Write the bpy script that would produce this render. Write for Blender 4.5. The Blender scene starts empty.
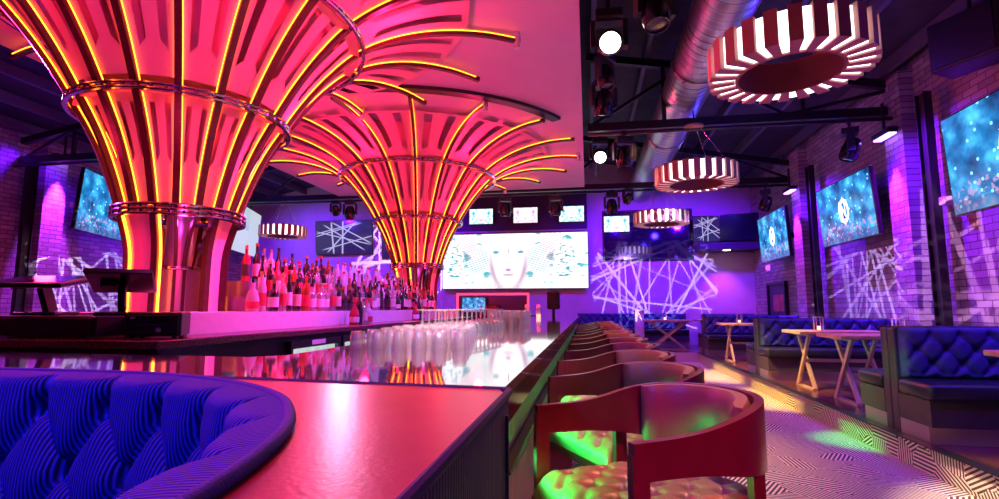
import bpy, bmesh, math, random
from mathutils import Vector, Matrix
random.seed(7)
PI = math.pi
SC = bpy.context.scene
COL = SC.collection
V = Vector

# ---------------------------------------------------------------- helpers
def new_obj(name, bm, m=None, parent=None, loc=(0, 0, 0), rot=(0, 0, 0), smooth=False, angle=None):
    me = bpy.data.meshes.new(name)
    bmesh.ops.recalc_face_normals(bm, faces=bm.faces)
    bm.to_mesh(me); bm.free()
    if smooth:
        for p in me.polygons: p.use_smooth = True
        if angle is not None: me.set_sharp_from_angle(angle=angle)
    if m: 
        for mm in (m if isinstance(m, (list, tuple)) else [m]): me.materials.append(mm)
    o = bpy.data.objects.new(name, me); COL.objects.link(o)
    o.location = loc; o.rotation_euler = rot
    if parent: o.parent = parent
    return o

def tag(o, label, cat, group=None, kind=None):
    o['label'] = label; o['category'] = cat
    if group: o['group'] = group
    if kind: o['kind'] = kind
    return o

def thing(name, label, cat, loc=(0, 0, 0), rz=0.0, group=None):
    o = bpy.data.objects.new(name, None); COL.objects.link(o)
    o.empty_display_size = .1
    o.location = loc; o.rotation_euler = (0, 0, rz)
    return tag(o, label, cat, group)

def struct(o):
    o['kind'] = 'structure'; return o

def kids(o): return [c for c in bpy.data.objects if c.parent == o]

def copy_tree(o, label=None, group=None, loc=None, rz=None, parent=None):
    c = o.copy(); COL.objects.link(c)
    if parent: c.parent = parent
    for ch in list(o.children): copy_tree(ch, parent=c)
    if label: c['label'] = label
    if group: c['group'] = group
    if loc is not None: c.location = loc
    if rz is not None: c.rotation_euler = (0, 0, rz)
    return c

def bx(bm, x0, x1, y0, y1, z0, z1, mi=0):
    v = [bm.verts.new(p) for p in ((x0,y0,z0),(x1,y0,z0),(x1,y1,z0),(x0,y1,z0),(x0,y0,z1),(x1,y0,z1),(x1,y1,z1),(x0,y1,z1))]
    for f in ((0,3,2,1),(4,5,6,7),(0,1,5,4),(1,2,6,5),(2,3,7,6),(3,0,4,7)):
        bm.faces.new([v[i] for i in f]).material_index = mi
    return v

def box_bm(*a, bevel=0.0, seg=2):
    bm = bmesh.new(); bx(bm, *a)
    if bevel: bmesh.ops.bevel(bm, geom=list(bm.edges), offset=bevel, segments=seg, affect='EDGES', profile=.5)
    return bm

def frame_of(d):
    d = V(d).normalized()
    up = V((0, 0, 1)) if abs(d.z) < .95 else V((1, 0, 0))
    a = d.cross(up).normalized(); return a, d.cross(a).normalized()

def cyl(bm, p0, p1, r0, r1=None, n=12, caps=True, mi=0):
    r1 = r0 if r1 is None else r1
    p0, p1 = V(p0), V(p1); a, b = frame_of(p1 - p0)
    A, B = [], []
    for i in range(n):
        t = 2*PI*i/n; d = a*math.cos(t) + b*math.sin(t)
        A.append(bm.verts.new(p0 + d*r0)); B.append(bm.verts.new(p1 + d*r1))
    for i in range(n):
        j = (i+1) % n; bm.faces.new((A[i], A[j], B[j], B[i])).material_index = mi
    if caps:
        bm.faces.new(A[::-1]).material_index = mi; bm.faces.new(B).material_index = mi

def bar(bm, p0, p1, w, h, up=(0, 0, 1)):
    p0, p1 = V(p0), V(p1); d = (p1-p0).normalized()
    s = d.cross(V(up))
    if s.length < 1e-4: s = d.cross(V((1, 0, 0)))
    s.normalize(); u = s.cross(d).normalized()
    R = []
    for p in (p0, p1):
        R.append([bm.verts.new(p + s*(w/2*a) + u*(h/2*b)) for a, b in ((-1,-1),(1,-1),(1,1),(-1,1))])
    for i in range(4):
        j = (i+1) % 4; bm.faces.new((R[0][i], R[0][j], R[1][j], R[1][i]))
    bm.faces.new(R[0][::-1]); bm.faces.new(R[1])

def tube(bm, pts, r, n=8, closed=False):
    pts = [V(p) for p in pts]; N = len(pts); rings = []
    for k in range(N):
        if closed: d = pts[(k+1) % N] - pts[k-1]
        else: d = pts[min(k+1, N-1)] - pts[max(k-1, 0)]
        a, b = frame_of(d)
        rings.append([bm.verts.new(pts[k] + (a*math.cos(2*PI*i/n) + b*math.sin(2*PI*i/n))*r) for i in range(n)])
    for k in range(N if closed else N-1):
        A, B = rings[k], rings[(k+1) % N]
        for i in range(n):
            j = (i+1) % n; bm.faces.new((A[i], A[j], B[j], B[i]))
    if not closed:
        bm.faces.new(rings[0][::-1]); bm.faces.new(rings[-1])

def lathe(bm, prof, n=24, c=(0, 0, 0), close=False, a0=0.0, a1=2*PI):
    full = abs(a1-a0-2*PI) < 1e-6
    m = n if full else n+1
    R = []
    for i in range(m):
        t = a0 + (a1-a0)*i/n
        R.append([bm.verts.new((c[0]+r*math.cos(t), c[1]+r*math.sin(t), c[2]+z)) for r, z in prof])
    P = len(prof)
    for i in range(m if full else m-1):
        A, B = R[i], R[(i+1) % m]
        for k in range(P if close else P-1):
            l = (k+1) % P
            bm.faces.new((A[k], B[k], B[l], A[l]))
    bmesh.ops.remove_doubles(bm, verts=bm.verts, dist=1e-5)
    if not full and close:
        pass
    return bm

def grid(bm, f, nu, nv, uv=False):
    vs = [[bm.verts.new(f(i/nu, j/nv)) for j in range(nv+1)] for i in range(nu+1)]
    lay = bm.loops.layers.uv.verify() if uv else None
    for i in range(nu):
        for j in range(nv):
            fa = bm.faces.new((vs[i][j], vs[i+1][j], vs[i+1][j+1], vs[i][j+1]))
            if uv:
                for lp, (a, b) in zip(fa.loops, ((i, j), (i+1, j), (i+1, j+1), (i, j+1))):
                    lp[lay].uv = (a/nu*uv[0], b/nv*uv[1])
    return vs

def prism(bm, poly, z0, z1):
    A = [bm.verts.new((x, y, z0)) for x, y in poly]; B = [bm.verts.new((x, y, z1)) for x, y in poly]
    bm.faces.new(A[::-1]); bm.faces.new(B)
    for i in range(len(poly)):
        j = (i+1) % len(poly); bm.faces.new((A[i], A[j], B[j], B[i]))

def smooth_curve(pts, n):                                  # Catmull-Rom through 2D/3D points, n samples by arc length
    P = [V(p) for p in pts]; out = []
    Q = [P[0]*2-P[1]] + P + [P[-1]*2-P[-2]]
    for i in range(1, len(Q)-2):
        for k in range(20):
            t = k/20
            a, b, c, d = Q[i-1], Q[i], Q[i+1], Q[i+2]
            out.append(.5*((2*b) + (c-a)*t + (2*a-5*b+4*c-d)*t*t + (3*b-a-3*c+d)*t**3))
    out.append(P[-1])
    L = [0]
    for a, b in zip(out, out[1:]): L.append(L[-1]+(b-a).length)
    res = []; k = 0
    for i in range(n+1):
        s = L[-1]*i/n
        while k < len(L)-2 and L[k+1] < s: k += 1
        t = (s-L[k])/max(1e-9, L[k+1]-L[k]); res.append(out[k].lerp(out[k+1], min(1, t)))
    return res, L[-1]

# ---------------------------------------------------------------- materials
class NT:
    def __init__(s, tree): s.t = tree; s.n = tree.nodes; s.l = tree.links
    def node(s, typ, **kw):
        n = s.n.new(typ)
        for k, v in kw.items(): setattr(n, k, v)
        return n
    def link(s, a, b): s.l.new(a, b)
    def put(s, sock, v):
        if hasattr(v, 'is_output'): s.l.new(v, sock)
        else: sock.default_value = v
    def m(s, op, a, b=0.0, c=0.0):
        n = s.n.new('ShaderNodeMath'); n.operation = op
        for i, v in enumerate((a, b, c)): s.put(n.inputs[i], v)
        return n.outputs[0]
    def mix(s, fac, a, b):
        n = s.n.new('ShaderNodeMix'); n.data_type = 'RGBA'
        s.put(n.inputs[0], fac); s.put(n.inputs[6], a); s.put(n.inputs[7], b)
        return n.outputs[2]
    def ramp(s, fac, stops, interp='LINEAR'):
        n = s.n.new('ShaderNodeValToRGB'); r = n.color_ramp; r.interpolation = interp
        while len(r.elements) < len(stops): r.elements.new(.5)
        for e, (p, c) in zip(r.elements, stops): e.position = p; e.color = c
        s.put(n.inputs[0], fac); return n.outputs[0]
    def xyz(s, v):
        n = s.n.new('ShaderNodeSeparateXYZ'); s.l.new(v, n.inputs[0]); return n.outputs
    def comb(s, x, y, z=0.0):
        n = s.n.new('ShaderNodeCombineXYZ')
        for i, v in enumerate((x, y, z)): s.put(n.inputs[i], v)
        return n.outputs[0]

def c4(c): return (c[0], c[1], c[2], 1.0)

MATS = {}
def mat(name, col=(.5, .5, .5), rough=.5, metal=0.0, emit=None, strength=0.0, spec=None, trans=0.0, alpha=None, coat=0.0, ior=None, noise=0.0, nscale=20.0, bump=0.0, bscale=60.0):
    m = bpy.data.materials.new(name); m.use_nodes = True
    t = NT(m.node_tree); b = t.n['Principled BSDF']
    b.inputs['Base Color'].default_value = c4(col); b.inputs['Roughness'].default_value = rough
    b.inputs['Metallic'].default_value = metal
    if spec is not None: b.inputs['Specular IOR Level'].default_value = spec
    if trans: b.inputs['Transmission Weight'].default_value = trans
    if coat: b.inputs['Coat Weight'].default_value = coat; b.inputs['Coat Roughness'].default_value = .05
    if ior: b.inputs['IOR'].default_value = ior
    if emit: b.inputs['Emission Color'].default_value = c4(emit); b.inputs['Emission Strength'].default_value = strength
    tc = t.node('ShaderNodeTexCoord')
    if noise:
        nz = t.node('ShaderNodeTexNoise'); nz.inputs['Scale'].default_value = nscale; nz.inputs['Detail'].default_value = 4
        t.link(tc.outputs['Object'], nz.inputs['Vector'])
        a = tuple(max(0, x*(1-noise)) for x in col); d = tuple(min(1, x*(1+noise)) for x in col)
        t.link(t.ramp(nz.outputs['Fac'], [(.3, c4(a)), (.7, c4(d))]), b.inputs['Base Color'])
    if bump:
        nz = t.node('ShaderNodeTexNoise'); nz.inputs['Scale'].default_value = bscale; nz.inputs['Detail'].default_value = 3
        t.link(tc.outputs['Object'], nz.inputs['Vector'])
        bp = t.node('ShaderNodeBump'); bp.inputs['Strength'].default_value = bump; bp.inputs['Distance'].default_value = .01
        t.link(nz.outputs['Fac'], bp.inputs['Height']); t.link(bp.outputs[0], b.inputs['Normal'])
    MATS[name] = m
    return m

def parts_of(m): 
    t = NT(m.node_tree); return t, t.n['Principled BSDF'], t.node('ShaderNodeTexCoord')

M_black = mat('black_powder_coat', (.012, .012, .014), .45)
M_blackgloss = mat('black_gloss_plastic', (.01, .01, .012), .18)
M_darksteel = mat('dark_steel', (.05, .05, .06), .4, .8)
M_chrome = mat('chrome', (.75, .72, .75), .12, 1.0)
M_white = mat('white_paint', (.8, .78, .8), .5, noise=.04)
M_slab = mat('pale_plasterboard', (.8, .62, .7), .75, noise=.03, nscale=3)
M_plaster = mat('painted_plaster', (.55, .5, .6), .7, noise=.08, nscale=2)
M_fascia = mat('dark_blue_paint', (.05, .04, .1), .6)
M_panel = mat('tower_fabric', (.85, .45, .45), .6)
M_liner = mat('tower_liner', (.8, .34, .34), .7)
M_fin = mat('maroon_fin', (.07, .014, .018), .35, noise=.2, nscale=30)
M_led = mat('amber_led_strip', (1, .4, .05), .4, emit=(1, .16, .008), strength=14)
M_ringsteel = mat('polished_ring_steel', (.5, .42, .5), .15, 1.0)
M_column = mat('brushed_column_steel', (.6, .5, .62), .35, .8, bump=.15, bscale=90)
M_duct = mat('galvanised_duct', (.55, .55, .6), .38, .9)
M_red = mat('crimson_leather', (.42, .04, .085), .3, noise=.1, nscale=6, bump=.06, bscale=120)
M_vinyl = mat('black_navy_vinyl', (.012, .014, .035), .32, bump=.12, bscale=70)
M_brownleather = mat('brown_leather', (.2, .12, .085), .4, bump=.1, bscale=110)
M_redmetal = mat('bronze_red_metal', (.2, .03, .06), .28, .6, noise=.08, nscale=14)
M_wood = mat('table_wood', (.5, .32, .22), .35, noise=.25, nscale=12)
M_tleg = mat('table_leg_steel', (.6, .45, .42), .4, .5)
M_kick = mat('kick_steel', (.55, .5, .52), .3, .85)
M_boothpanel = mat('charcoal_laminate', (.05, .045, .06), .4, noise=.15, nscale=16)
M_stone = mat('speckled_stone', (.12, .05, .06), .2, noise=.7, nscale=70)
M_cabinet = mat('dark_cabinet', (.018, .014, .022), .4, noise=.3, nscale=12)
def thin_glass(name, body, gloss):
    m = bpy.data.materials.new(name); m.use_nodes = True; t = NT(m.node_tree)
    out = [n for n in t.n if n.type == 'OUTPUT_MATERIAL'][0]
    tr_ = t.node('ShaderNodeBsdfTransparent'); tr_.inputs[0].default_value = (.95, .93, .94, 1)
    df = t.node('ShaderNodeBsdfTranslucent'); df.inputs[0].default_value = (.95, .9, .92, 1)
    d2 = t.node('ShaderNodeBsdfDiffuse'); d2.inputs[0].default_value = (.95, .9, .92, 1)
    gl = t.node('ShaderNodeBsdfGlossy'); gl.inputs['Roughness'].default_value = .06
    ad = t.node('ShaderNodeMixShader'); ad.inputs[0].default_value = .5; t.link(df.outputs[0], ad.inputs[1]); t.link(d2.outputs[0], ad.inputs[2])
    m1 = t.node('ShaderNodeMixShader'); m1.inputs[0].default_value = body; t.link(tr_.outputs[0], m1.inputs[1]); t.link(ad.outputs[0], m1.inputs[2])
    fr = t.node('ShaderNodeLayerWeight'); fr.inputs[0].default_value = .45
    m2 = t.node('ShaderNodeMixShader'); t.link(t.m('ADD', t.m('MULTIPLY', fr.outputs['Facing'], .55), gloss), m2.inputs[0]); t.link(m1.outputs[0], m2.inputs[1]); t.link(gl.outputs[0], m2.inputs[2])
    t.link(m2.outputs[0], out.inputs[0]); return m
M_glass = thin_glass('clear_glass', .3, .1)
M_coolglass = mat('cooler_glass', (.8, .9, 1), .05, trans=.9)
M_purlin = mat('painted_steel_purlin', (.09, .085, .13), .5)
M_pendblock = mat('pendant_fabric_block', (.45, .2, .22), .7)
M_pendlight = mat('pendant_diffuser', (1, 1, 1), .5, emit=(1, .9, .82), strength=3.0)
M_pendring = mat('pendant_inner_band', (.35, .12, .12), .6)
M_lamp = mat('lit_lens', (1, 1, 1), .3, emit=(1, .93, .85), strength=9)
M_lens = mat('dark_lens', (.05, .04, .08), .05, coat=1)
M_green = mat('exit_lettering', (1, .2, .3), .5, emit=(1, .1, .25), strength=2.5)
M_uv = mat('violet_tube', (.4, .2, 1), .4, emit=(.35, .12, 1), strength=14)
M_candle = mat('candle_glow', (1, .6, .3), .5, emit=(1, .45, .3), strength=2.5)
M_redframe = mat('red_glow_trim', (1, .1, .1), .5, emit=(1, .05, .12), strength=2.0)  # glow put into the red frame trim and jar lids
M_paper = mat('white_label_stock', (.85, .82, .85), .6)

def spiral_seams(m):
    t, b, tc = parts_of(m); o = t.xyz(tc.outputs['Object'])
    w = t.m('FRACT', t.m('DIVIDE', t.m('ADD', o[1], t.m('MULTIPLY', o[0], .06)), .16))
    line = t.m('LESS_THAN', w, .09)
    t.link(t.mix(line, (.55, .55, .6, 1), (.08, .08, .1, 1)), b.inputs['Base Color'])
spiral_seams(M_duct)

def brick(name, axis):
    m = mat(name, (.3, .25, .33), .6)
    t, b, tc = parts_of(m)
    o = t.xyz(tc.outputs['Object'])
    vec = t.comb(o[1] if axis == 'x' else o[0], o[2])
    bt = t.node('ShaderNodeTexBrick')
    t.link(vec, bt.inputs['Vector'])
    bt.inputs['Scale'].default_value = 1.0; bt.inputs['Brick Width'].default_value = .26; bt.inputs['Row Height'].default_value = .088
    bt.inputs['Mortar Size'].default_value = .006; bt.inputs['Mortar Smooth'].default_value = .2
    bt.inputs['Color1'].default_value = (.42, .38, .42, 1); bt.inputs['Color2'].default_value = (.24, .2, .24, 1); bt.inputs['Mortar'].default_value = (.1, .08, .1, 1)
    t.link(bt.outputs['Color'], b.inputs['Base Color'])
    bp = t.node('ShaderNodeBump'); bp.inputs['Strength'].default_value = .9; bp.inputs['Distance'].default_value = .025
    inv = t.m('SUBTRACT', 1.0, bt.outputs['Fac'])
    nz = t.node('ShaderNodeTexNoise'); nz.inputs['Scale'].default_value = 30; t.link(tc.outputs['Object'], nz.inputs['Vector'])
    t.link(t.m('ADD', inv, t.m('MULTIPLY', nz.outputs['Fac'], .5)), bp.inputs['Height']); t.link(bp.outputs[0], b.inputs['Normal'])
    return m
M_brickX = brick('painted_brick_side', 'x')
M_brickY = brick('painted_brick_end', 'y')

def carpet(name, vert=None):
    m = mat(name, (.6, .55, .58), .85)
    t, b, tc = parts_of(m)
    o = t.xyz(tc.outputs['Object'])
    if vert == 'x': vec = t.comb(o[1], o[2])
    elif vert == 'y': vec = t.comb(o[0], o[2])
    else: vec = t.comb(o[0], o[1])
    vo = t.node('ShaderNodeTexVoronoi'); vo.voronoi_dimensions = '2D'; vo.distance = 'CHEBYCHEV' ; vo.inputs['Scale'].default_value = 4.2
    vo.inputs['Randomness'].default_value = .85
    rot = t.node('ShaderNodeVectorRotate'); rot.rotation_type = 'Z_AXIS'; rot.inputs['Angle'].default_value = PI/4
    t.link(vec, rot.inputs['Vector']); t.link(rot.outputs[0], vo.inputs['Vector'])
    cc = t.node('ShaderNodeSeparateColor'); t.link(vo.outputs['Color'], cc.inputs[0])
    ang = t.m('MULTIPLY', t.m('FLOOR', t.m('MULTIPLY', cc.outputs[0], 5.99)), PI/6)
    x = o[1] if vert == 'x' else o[0]; y = o[2] if vert else o[1]
    u = t.m('ADD', t.m('MULTIPLY', x, t.m('COSINE', ang)), t.m('MULTIPLY', y, t.m('SINE', ang)))
    w = t.m('SINE', t.m('MULTIPLY', u, 2*PI/.03))
    msk = t.m('MULTIPLY', t.m('ADD', t.m('MULTIPLY', w, 6.0), .5), 1.0)
    n = t.node('ShaderNodeClamp'); t.link(msk, n.inputs[0])
    t.link(t.mix(n.outputs[0], (.06, .045, .06, 1), (.82, .78, .8, 1)), b.inputs['Base Color'])
    return m
M_carpet = carpet('hatched_carpet')
M_carpetX = carpet('hatched_carpet_riser', 'x')
M_carpetY = carpet('hatched_carpet_back_riser', 'y')

def darkwood_floor():
    m = mat('glossy_dark_boards', (.06, .02, .03), .22)
    t, b, tc = parts_of(m)
    bt = t.node('ShaderNodeTexBrick'); o = t.xyz(tc.outputs['Object'])
    t.link(t.comb(o[1], o[0]), bt.inputs['Vector'])
    bt.inputs['Scale'].default_value = 1; bt.inputs['Brick Width'].default_value = 1.4; bt.inputs['Row Height'].default_value = .13; bt.inputs['Mortar Size'].default_value = .004
    bt.inputs['Color1'].default_value = (.12, .045, .05, 1); bt.inputs['Color2'].default_value = (.06, .025, .035, 1); bt.inputs['Mortar'].default_value = (.01, .005, .01, 1)
    t.link(bt.outputs['Color'], b.inputs['Base Color'])
    return m
M_boards = darkwood_floor()

def bartop():
    m = mat('polished_bar_resin', (.1, .085, .11), .035, ior=1.9, coat=1.0)
    t, b, tc = parts_of(m)
    nz = t.node('ShaderNodeTexNoise'); nz.inputs['Scale'].default_value = 2.5; nz.inputs['Detail'].default_value = 5
    t.link(tc.outputs['Object'], nz.inputs['Vector'])
    t.link(t.ramp(nz.outputs['Fac'], [(.35, (.07, .055, .08, 1)), (.7, (.22, .18, .22, 1))]), b.inputs['Base Color'])
    return m
M_bartop = bartop()

def ribbed():
    m = mat('ribbed_bar_front', (.2, .2, .2), .35, .3)
    t, b, tc = parts_of(m)
    o = t.xyz(tc.outputs['Object'])
    w = t.m('SINE', t.m('MULTIPLY', o[1], 2*PI/.03))
    bp = t.node('ShaderNodeBump'); bp.inputs['Strength'].default_value = .6; bp.inputs['Distance'].default_value = .006
    t.link(w, bp.inputs['Height']); t.link(bp.outputs[0], b.inputs['Normal'])
    return m
M_ribbed = ribbed()

def corduroy(name, col, pitch):
    m = mat(name, col, .75)
    t, b, tc = parts_of(m)
    uv = t.xyz(tc.outputs['UV'])
    w = t.m('SINE', t.m('MULTIPLY', uv[0], 2*PI/pitch))
    w01 = t.m('ADD', t.m('MULTIPLY', w, .5), .5)
    t.link(t.mix(w01, c4(tuple(x*.22 for x in col)), c4(tuple(min(1, x*1.3) for x in col))), b.inputs['Base Color'])
    bp = t.node('ShaderNodeBump'); bp.inputs['Strength'].default_value = .8; bp.inputs['Distance'].default_value = .004
    t.link(w01, bp.inputs['Height']); t.link(bp.outputs[0], b.inputs['Normal'])
    return m
M_cord = corduroy('blue_corduroy', (.04, .055, .55), .0078)
M_cordplain = mat('blue_corduroy_trim', (.025, .03, .3), .7, bump=.3, bscale=300)
M_sidefab = corduroy('dark_violet_corduroy', (.06, .045, .12), .012)
M_bluevelvet = mat('navy_velvet', (.025, .035, .2), .6)
M_deck = mat('timber_roof_deck', (.03, .027, .04), .7, noise=.4, nscale=3)

def screen(name, kind, strength):
    m = bpy.data.materials.new(name); m.use_nodes = True
    t = NT(m.node_tree); b = t.n['Principled BSDF']; tc = t.node('ShaderNodeTexCoord')
    b.inputs['Base Color'].default_value = (.01, .01, .012, 1); b.inputs['Roughness'].default_value = .15
    uv = t.xyz(tc.outputs['UV'])
    def noise(scale, sx=1.0, detail=3.0, off=0.0):
        n = t.node('ShaderNodeTexNoise'); n.inputs['Scale'].default_value = scale; n.inputs['Detail'].default_value = detail
        t.link(t.comb(t.m('MULTIPLY', ux, sx), t.m('ADD', uv[1], off)), n.inputs['Vector']); return n.outputs['Fac']
    def ell(cx, cy, rx, ry, soft=.3):
        a = t.m('DIVIDE', t.m('SUBTRACT', ux, cx), rx); c = t.m('DIVIDE', t.m('SUBTRACT', uv[1], cy), ry)
        d = t.m('SQRT', t.m('ADD', t.m('MULTIPLY', a, a), t.m('MULTIPLY', c, c)))
        n = t.node('ShaderNodeMapRange'); t.link(d, n.inputs[0])
        n.inputs[1].default_value = 1-soft; n.inputs[2].default_value = 1+soft; n.inputs[3].default_value = 1; n.inputs[4].default_value = 0
        return n.outputs[0]
    if kind == 'led':                                      # mirrored white / aqua abstract with a pale face
        ux = t.m('ABSOLUTE', t.m('SUBTRACT', uv[0], .46))
        n1 = noise(6, 1.3); n2 = noise(26, 1.0, 2, 3.1)
        base = t.ramp(n1, [(.26, (.0, .22, .26, 1)), (.37, (.1, .5, .55, 1)), (.42, (1, 1, 1, 1)), (.66, (1, 1, 1, 1)), (.7, (.6, .36, .55, 1))])
        st = t.m('SINE', t.m('MULTIPLY', t.m('ADD', uv[1], t.m('MULTIPLY', ux, .9)), 150))
        wing = t.m('MULTIPLY', ell(.22, .52, .12, .3, .35), t.m('GREATER_THAN', st, .15))
        base = t.mix(t.m('MULTIPLY', wing, .8), base, (.03, .36, .4, 1))
        face = ell(0, .55, .135, .62, .12)
        base = t.mix(face, base, (1, .99, 1, 1))
        lo = t.node('ShaderNodeMapRange'); t.link(uv[1], lo.inputs[0]); lo.inputs[1].default_value = .85; lo.inputs[2].default_value = .35
        pst = t.m('MULTIPLY', ell(.3, .86, .09, .2, .3), t.m('GREATER_THAN', t.m('SINE', t.m('MULTIPLY', t.m('SUBTRACT', uv[1], t.m('MULTIPLY', ux, 1.4)), 130)), .3))
        base = t.mix(t.m('MULTIPLY', pst, .7), base, (.62, .3, .5, 1))
        base = t.mix(t.m('MULTIPLY', t.m('MULTIPLY', lo.outputs[0], t.m('SUBTRACT', face, ell(0, .64, .108, .64, .12))), .85), base, (.3, .16, .33, 1))
        base = t.mix(ell(.085, .66, .022, .03), base, (.06, .35, .45, 1))
        base = t.mix(t.m('MULTIPLY', ell(.0, .335, .02, .03), .9), base, (.38, .2, .4, 1))
        base = t.mix(t.m('MULTIPLY', ell(.0, .245, .042, .022), .8), base, (.42, .22, .38, 1))
        base = t.mix(ell(.0, .68, .003, .07), base, (.12, .1, .2, 1))
        skull = ell(.385, .5, .075, .33, .1)
        sn = t.ramp(n2, [(.40, (.03, .36, .4, 1)), (.48, (1, 1, 1, 1))])
        base = t.mix(skull, base, sn)
    elif kind == 'aqua':                                   # smaller copies of the same sort of picture
        ux = t.m('ABSOLUTE', t.m('SUBTRACT', uv[0], .5))
        n1 = noise(5, 1.5)
        base = t.ramp(n1, [(.36, (.05, .5, .75, 1)), (.45, (.4, .9, 1, 1)), (.52, (.95, 1, 1, 1))])
        base = t.mix(ell(0, .6, .2, .5, .2), base, (.85, 1, 1, 1))
        base = t.mix(ell(0, .25, .1, .06, .3), base, (.9, .35, .55, 1))
    elif kind == 'pink':
        ux = t.m('ABSOLUTE', t.m('SUBTRACT', uv[0], .5))
        n1 = noise(5, 1.5)
        base = t.ramp(n1, [(.36, (.9, .3, .7, 1)), (.45, (1, .6, .95, 1)), (.52, (1, .97, 1, 1))])
        base = t.mix(ell(0, .5, .22, .5, .2), base, (1, 1, 1, 1))
        base = t.mix(ell(0, .3, .06, .05, .3), base, (.6, .4, .6, 1))
    elif kind == 'plain':
        ux = uv[0]
        base = t.ramp(uv[1], [(.0, (.75, .85, .9, 1)), (.5, (.8, .9, .95, 1)), (.52, (.55, .72, .8, 1)), (.75, (.62, .8, .85, 1))], 'LINEAR')
        base = t.mix(t.m('GREATER_THAN', uv[0], .55), base, (.72, .85, .9, 1))
    elif kind == 'lines':                                  # dark screen, projected gobo light lines painted in as its picture
        ux = uv[0]
        base = None; acc = None
        rr = random.Random(3)
        for k in range(9):
            a = rr.uniform(0, PI); c = rr.uniform(-.3, .3)
            d = t.m('ABSOLUTE', t.m('ADD', t.m('ADD', t.m('MULTIPLY', t.m('SUBTRACT', uv[0], .5), math.cos(a)), t.m('MULTIPLY', t.m('SUBTRACT', uv[1], .55), math.sin(a))), c))
            q = t.m('LESS_THAN', d, .014); acc = q if acc is None else t.m('MAXIMUM', acc, q)
        base = t.mix(t.m('MULTIPLY', acc, ell(.5, .5, .5, .5, .1)), (.03, .015, .12, 1), (.6, .55, 1, 1))
    else:                                                  # 'blue' bokeh city
        ux = uv[0]
        n1 = noise(3.5, 1.6); n2 = noise(14, 1.6, 2, 5)
        base = t.ramp(n1, [(.3, (.0, .02, .1, 1)), (.5, (.01, .16, .42, 1)), (.68, (.06, .5, .8, 1))])
        vo = t.node('ShaderNodeTexVoronoi'); vo.voronoi_dimensions = '2D'; vo.inputs['Scale'].default_value = 9
        t.link(t.comb(t.m('MULTIPLY', uv[0], 1.7), uv[1]), vo.inputs['Vector'])
        dots = t.m('LESS_THAN', vo.outputs['Distance'], .16)
        cc = t.node('ShaderNodeSeparateColor'); t.link(vo.outputs['Color'], cc.inputs[0])
        dots = t.m('MULTIPLY', dots, t.m('GREATER_THAN', cc.outputs[0], .62))
        base = t.mix(t.m('MULTIPLY', dots, .8), base, (.25, .8, 1, 1))
        low = t.m('MULTIPLY', t.m('LESS_THAN', uv[1], .3), t.m('GREATER_THAN', n2, .56))
        base = t.mix(t.m('MULTIPLY', low, .6), base, (.5, .25, .45, 1))
        base = t.mix(t.m('MULTIPLY', t.m('LESS_THAN', uv[1], .12), .6), base, (.02, .05, .2, 1))
    t.link(base, b.inputs['Emission Color']); b.inputs['Emission Strength'].default_value = strength
    return m
M_ledwall = screen('led_wall_picture', 'led', 1.35)
M_aqua = screen('aqua_picture', 'aqua', 1.3)
M_pink = screen('pink_picture', 'pink', 1.3)
M_plain = screen('pale_menu_picture', 'plain', .75)
M_blue = screen('blue_city_picture', 'blue', 1.7)
M_gobolines = screen('painted_gobo_lines', 'lines', .8)
M_off = mat('screen_off', (.01, .012, .03), .12)

# ---------------------------------------------------------------- room shell
XL, XR, YB, YF = -11.0, 4.6, 15.5, -3.0
SL = 4.1                                                   # underside of the dropped ceiling
struct(new_obj('floor', box_bm(XL-.2, XR+.2, YF, YB+.2, -.1, 0), M_carpet))
bm = bmesh.new(); prism(bm, [(2.51, YF), (XR, YF), (XR, YB), (-.6, YB), (-.6, 12.75), (2.51, 12.75)], .002, .2)
o = struct(new_obj('floor_raised', bm, M_boards))
struct(new_obj('trim_1', box_bm(2.48, 2.508, YF, 12.72, .002, .206), M_carpetX))
struct(new_obj('trim_2', box_bm(-.6, 2.48, 12.72, 12.748, .002, .206), M_carpetY))
struct(new_obj('trim_3', box_bm(2.44, 2.535, YF, 12.7, .2065, .214), M_darksteel))
wr = struct(new_obj('wall_right', box_bm(XR, XR+.2, YF, YB+.2, 0, 5.2), M_brickX))
wl = struct(new_obj('wall_left', box_bm(XL-.2, XL, YF, YB+.2, 0, 5.2), M_brickX))
wb = struct(new_obj('wall_back', box_bm(XL-.2, XR+.2, YB, YB+.2, 0, 8), M_plaster))
for (x0, x1, par) in ((4.42, 4.6, wr), (-11, -10.82, wl)):
    for y0 in ((.6, 4.25, 7.95, 11.6) if x0 > 0 else (4.6, 8.65, 12.3)):
        struct(new_obj('pilaster', box_bm(x0, x1, y0, y0+.45, .2 if x0 > 0 else 0, 4.6), M_brickX, par))
# gabled roof deck with purlins running the length of the room
RX, RZ, EZ = -3.2, 6.2, 4.75
bm = bmesh.new()
for s in ((XL-.2, EZ, RX, RZ), (RX, RZ, XR+.2, EZ)):
    v = [bm.verts.new(p) for p in ((s[0], YF, s[1]), (s[2], YF, s[3]), (s[2], YB+.2, s[3]), (s[0], YB+.2, s[1]))]
    w = [bm.verts.new((a.co.x, a.co.y, a.co.z+.12)) for a in v]
    bm.faces.new(v[::-1]); bm.faces.new(w)
    for i in range(4): bm.faces.new((v[i], v[(i+1) % 4], w[(i+1) % 4], w[i]))
ceil = struct(new_obj('ceiling', bm, M_deck))
for k in range(-9, 10):
    x = RX + k*.84
    if x < XL+.2 or x > XR-.2: continue
    z = RZ - abs(x-RX)*(RZ-EZ)/(XR+.2-RX)
    struct(new_obj('purlin', box_bm(x-.035, x+.035, YF, YB-.01, z-.2, z-.012), M_purlin, ceil))
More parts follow.
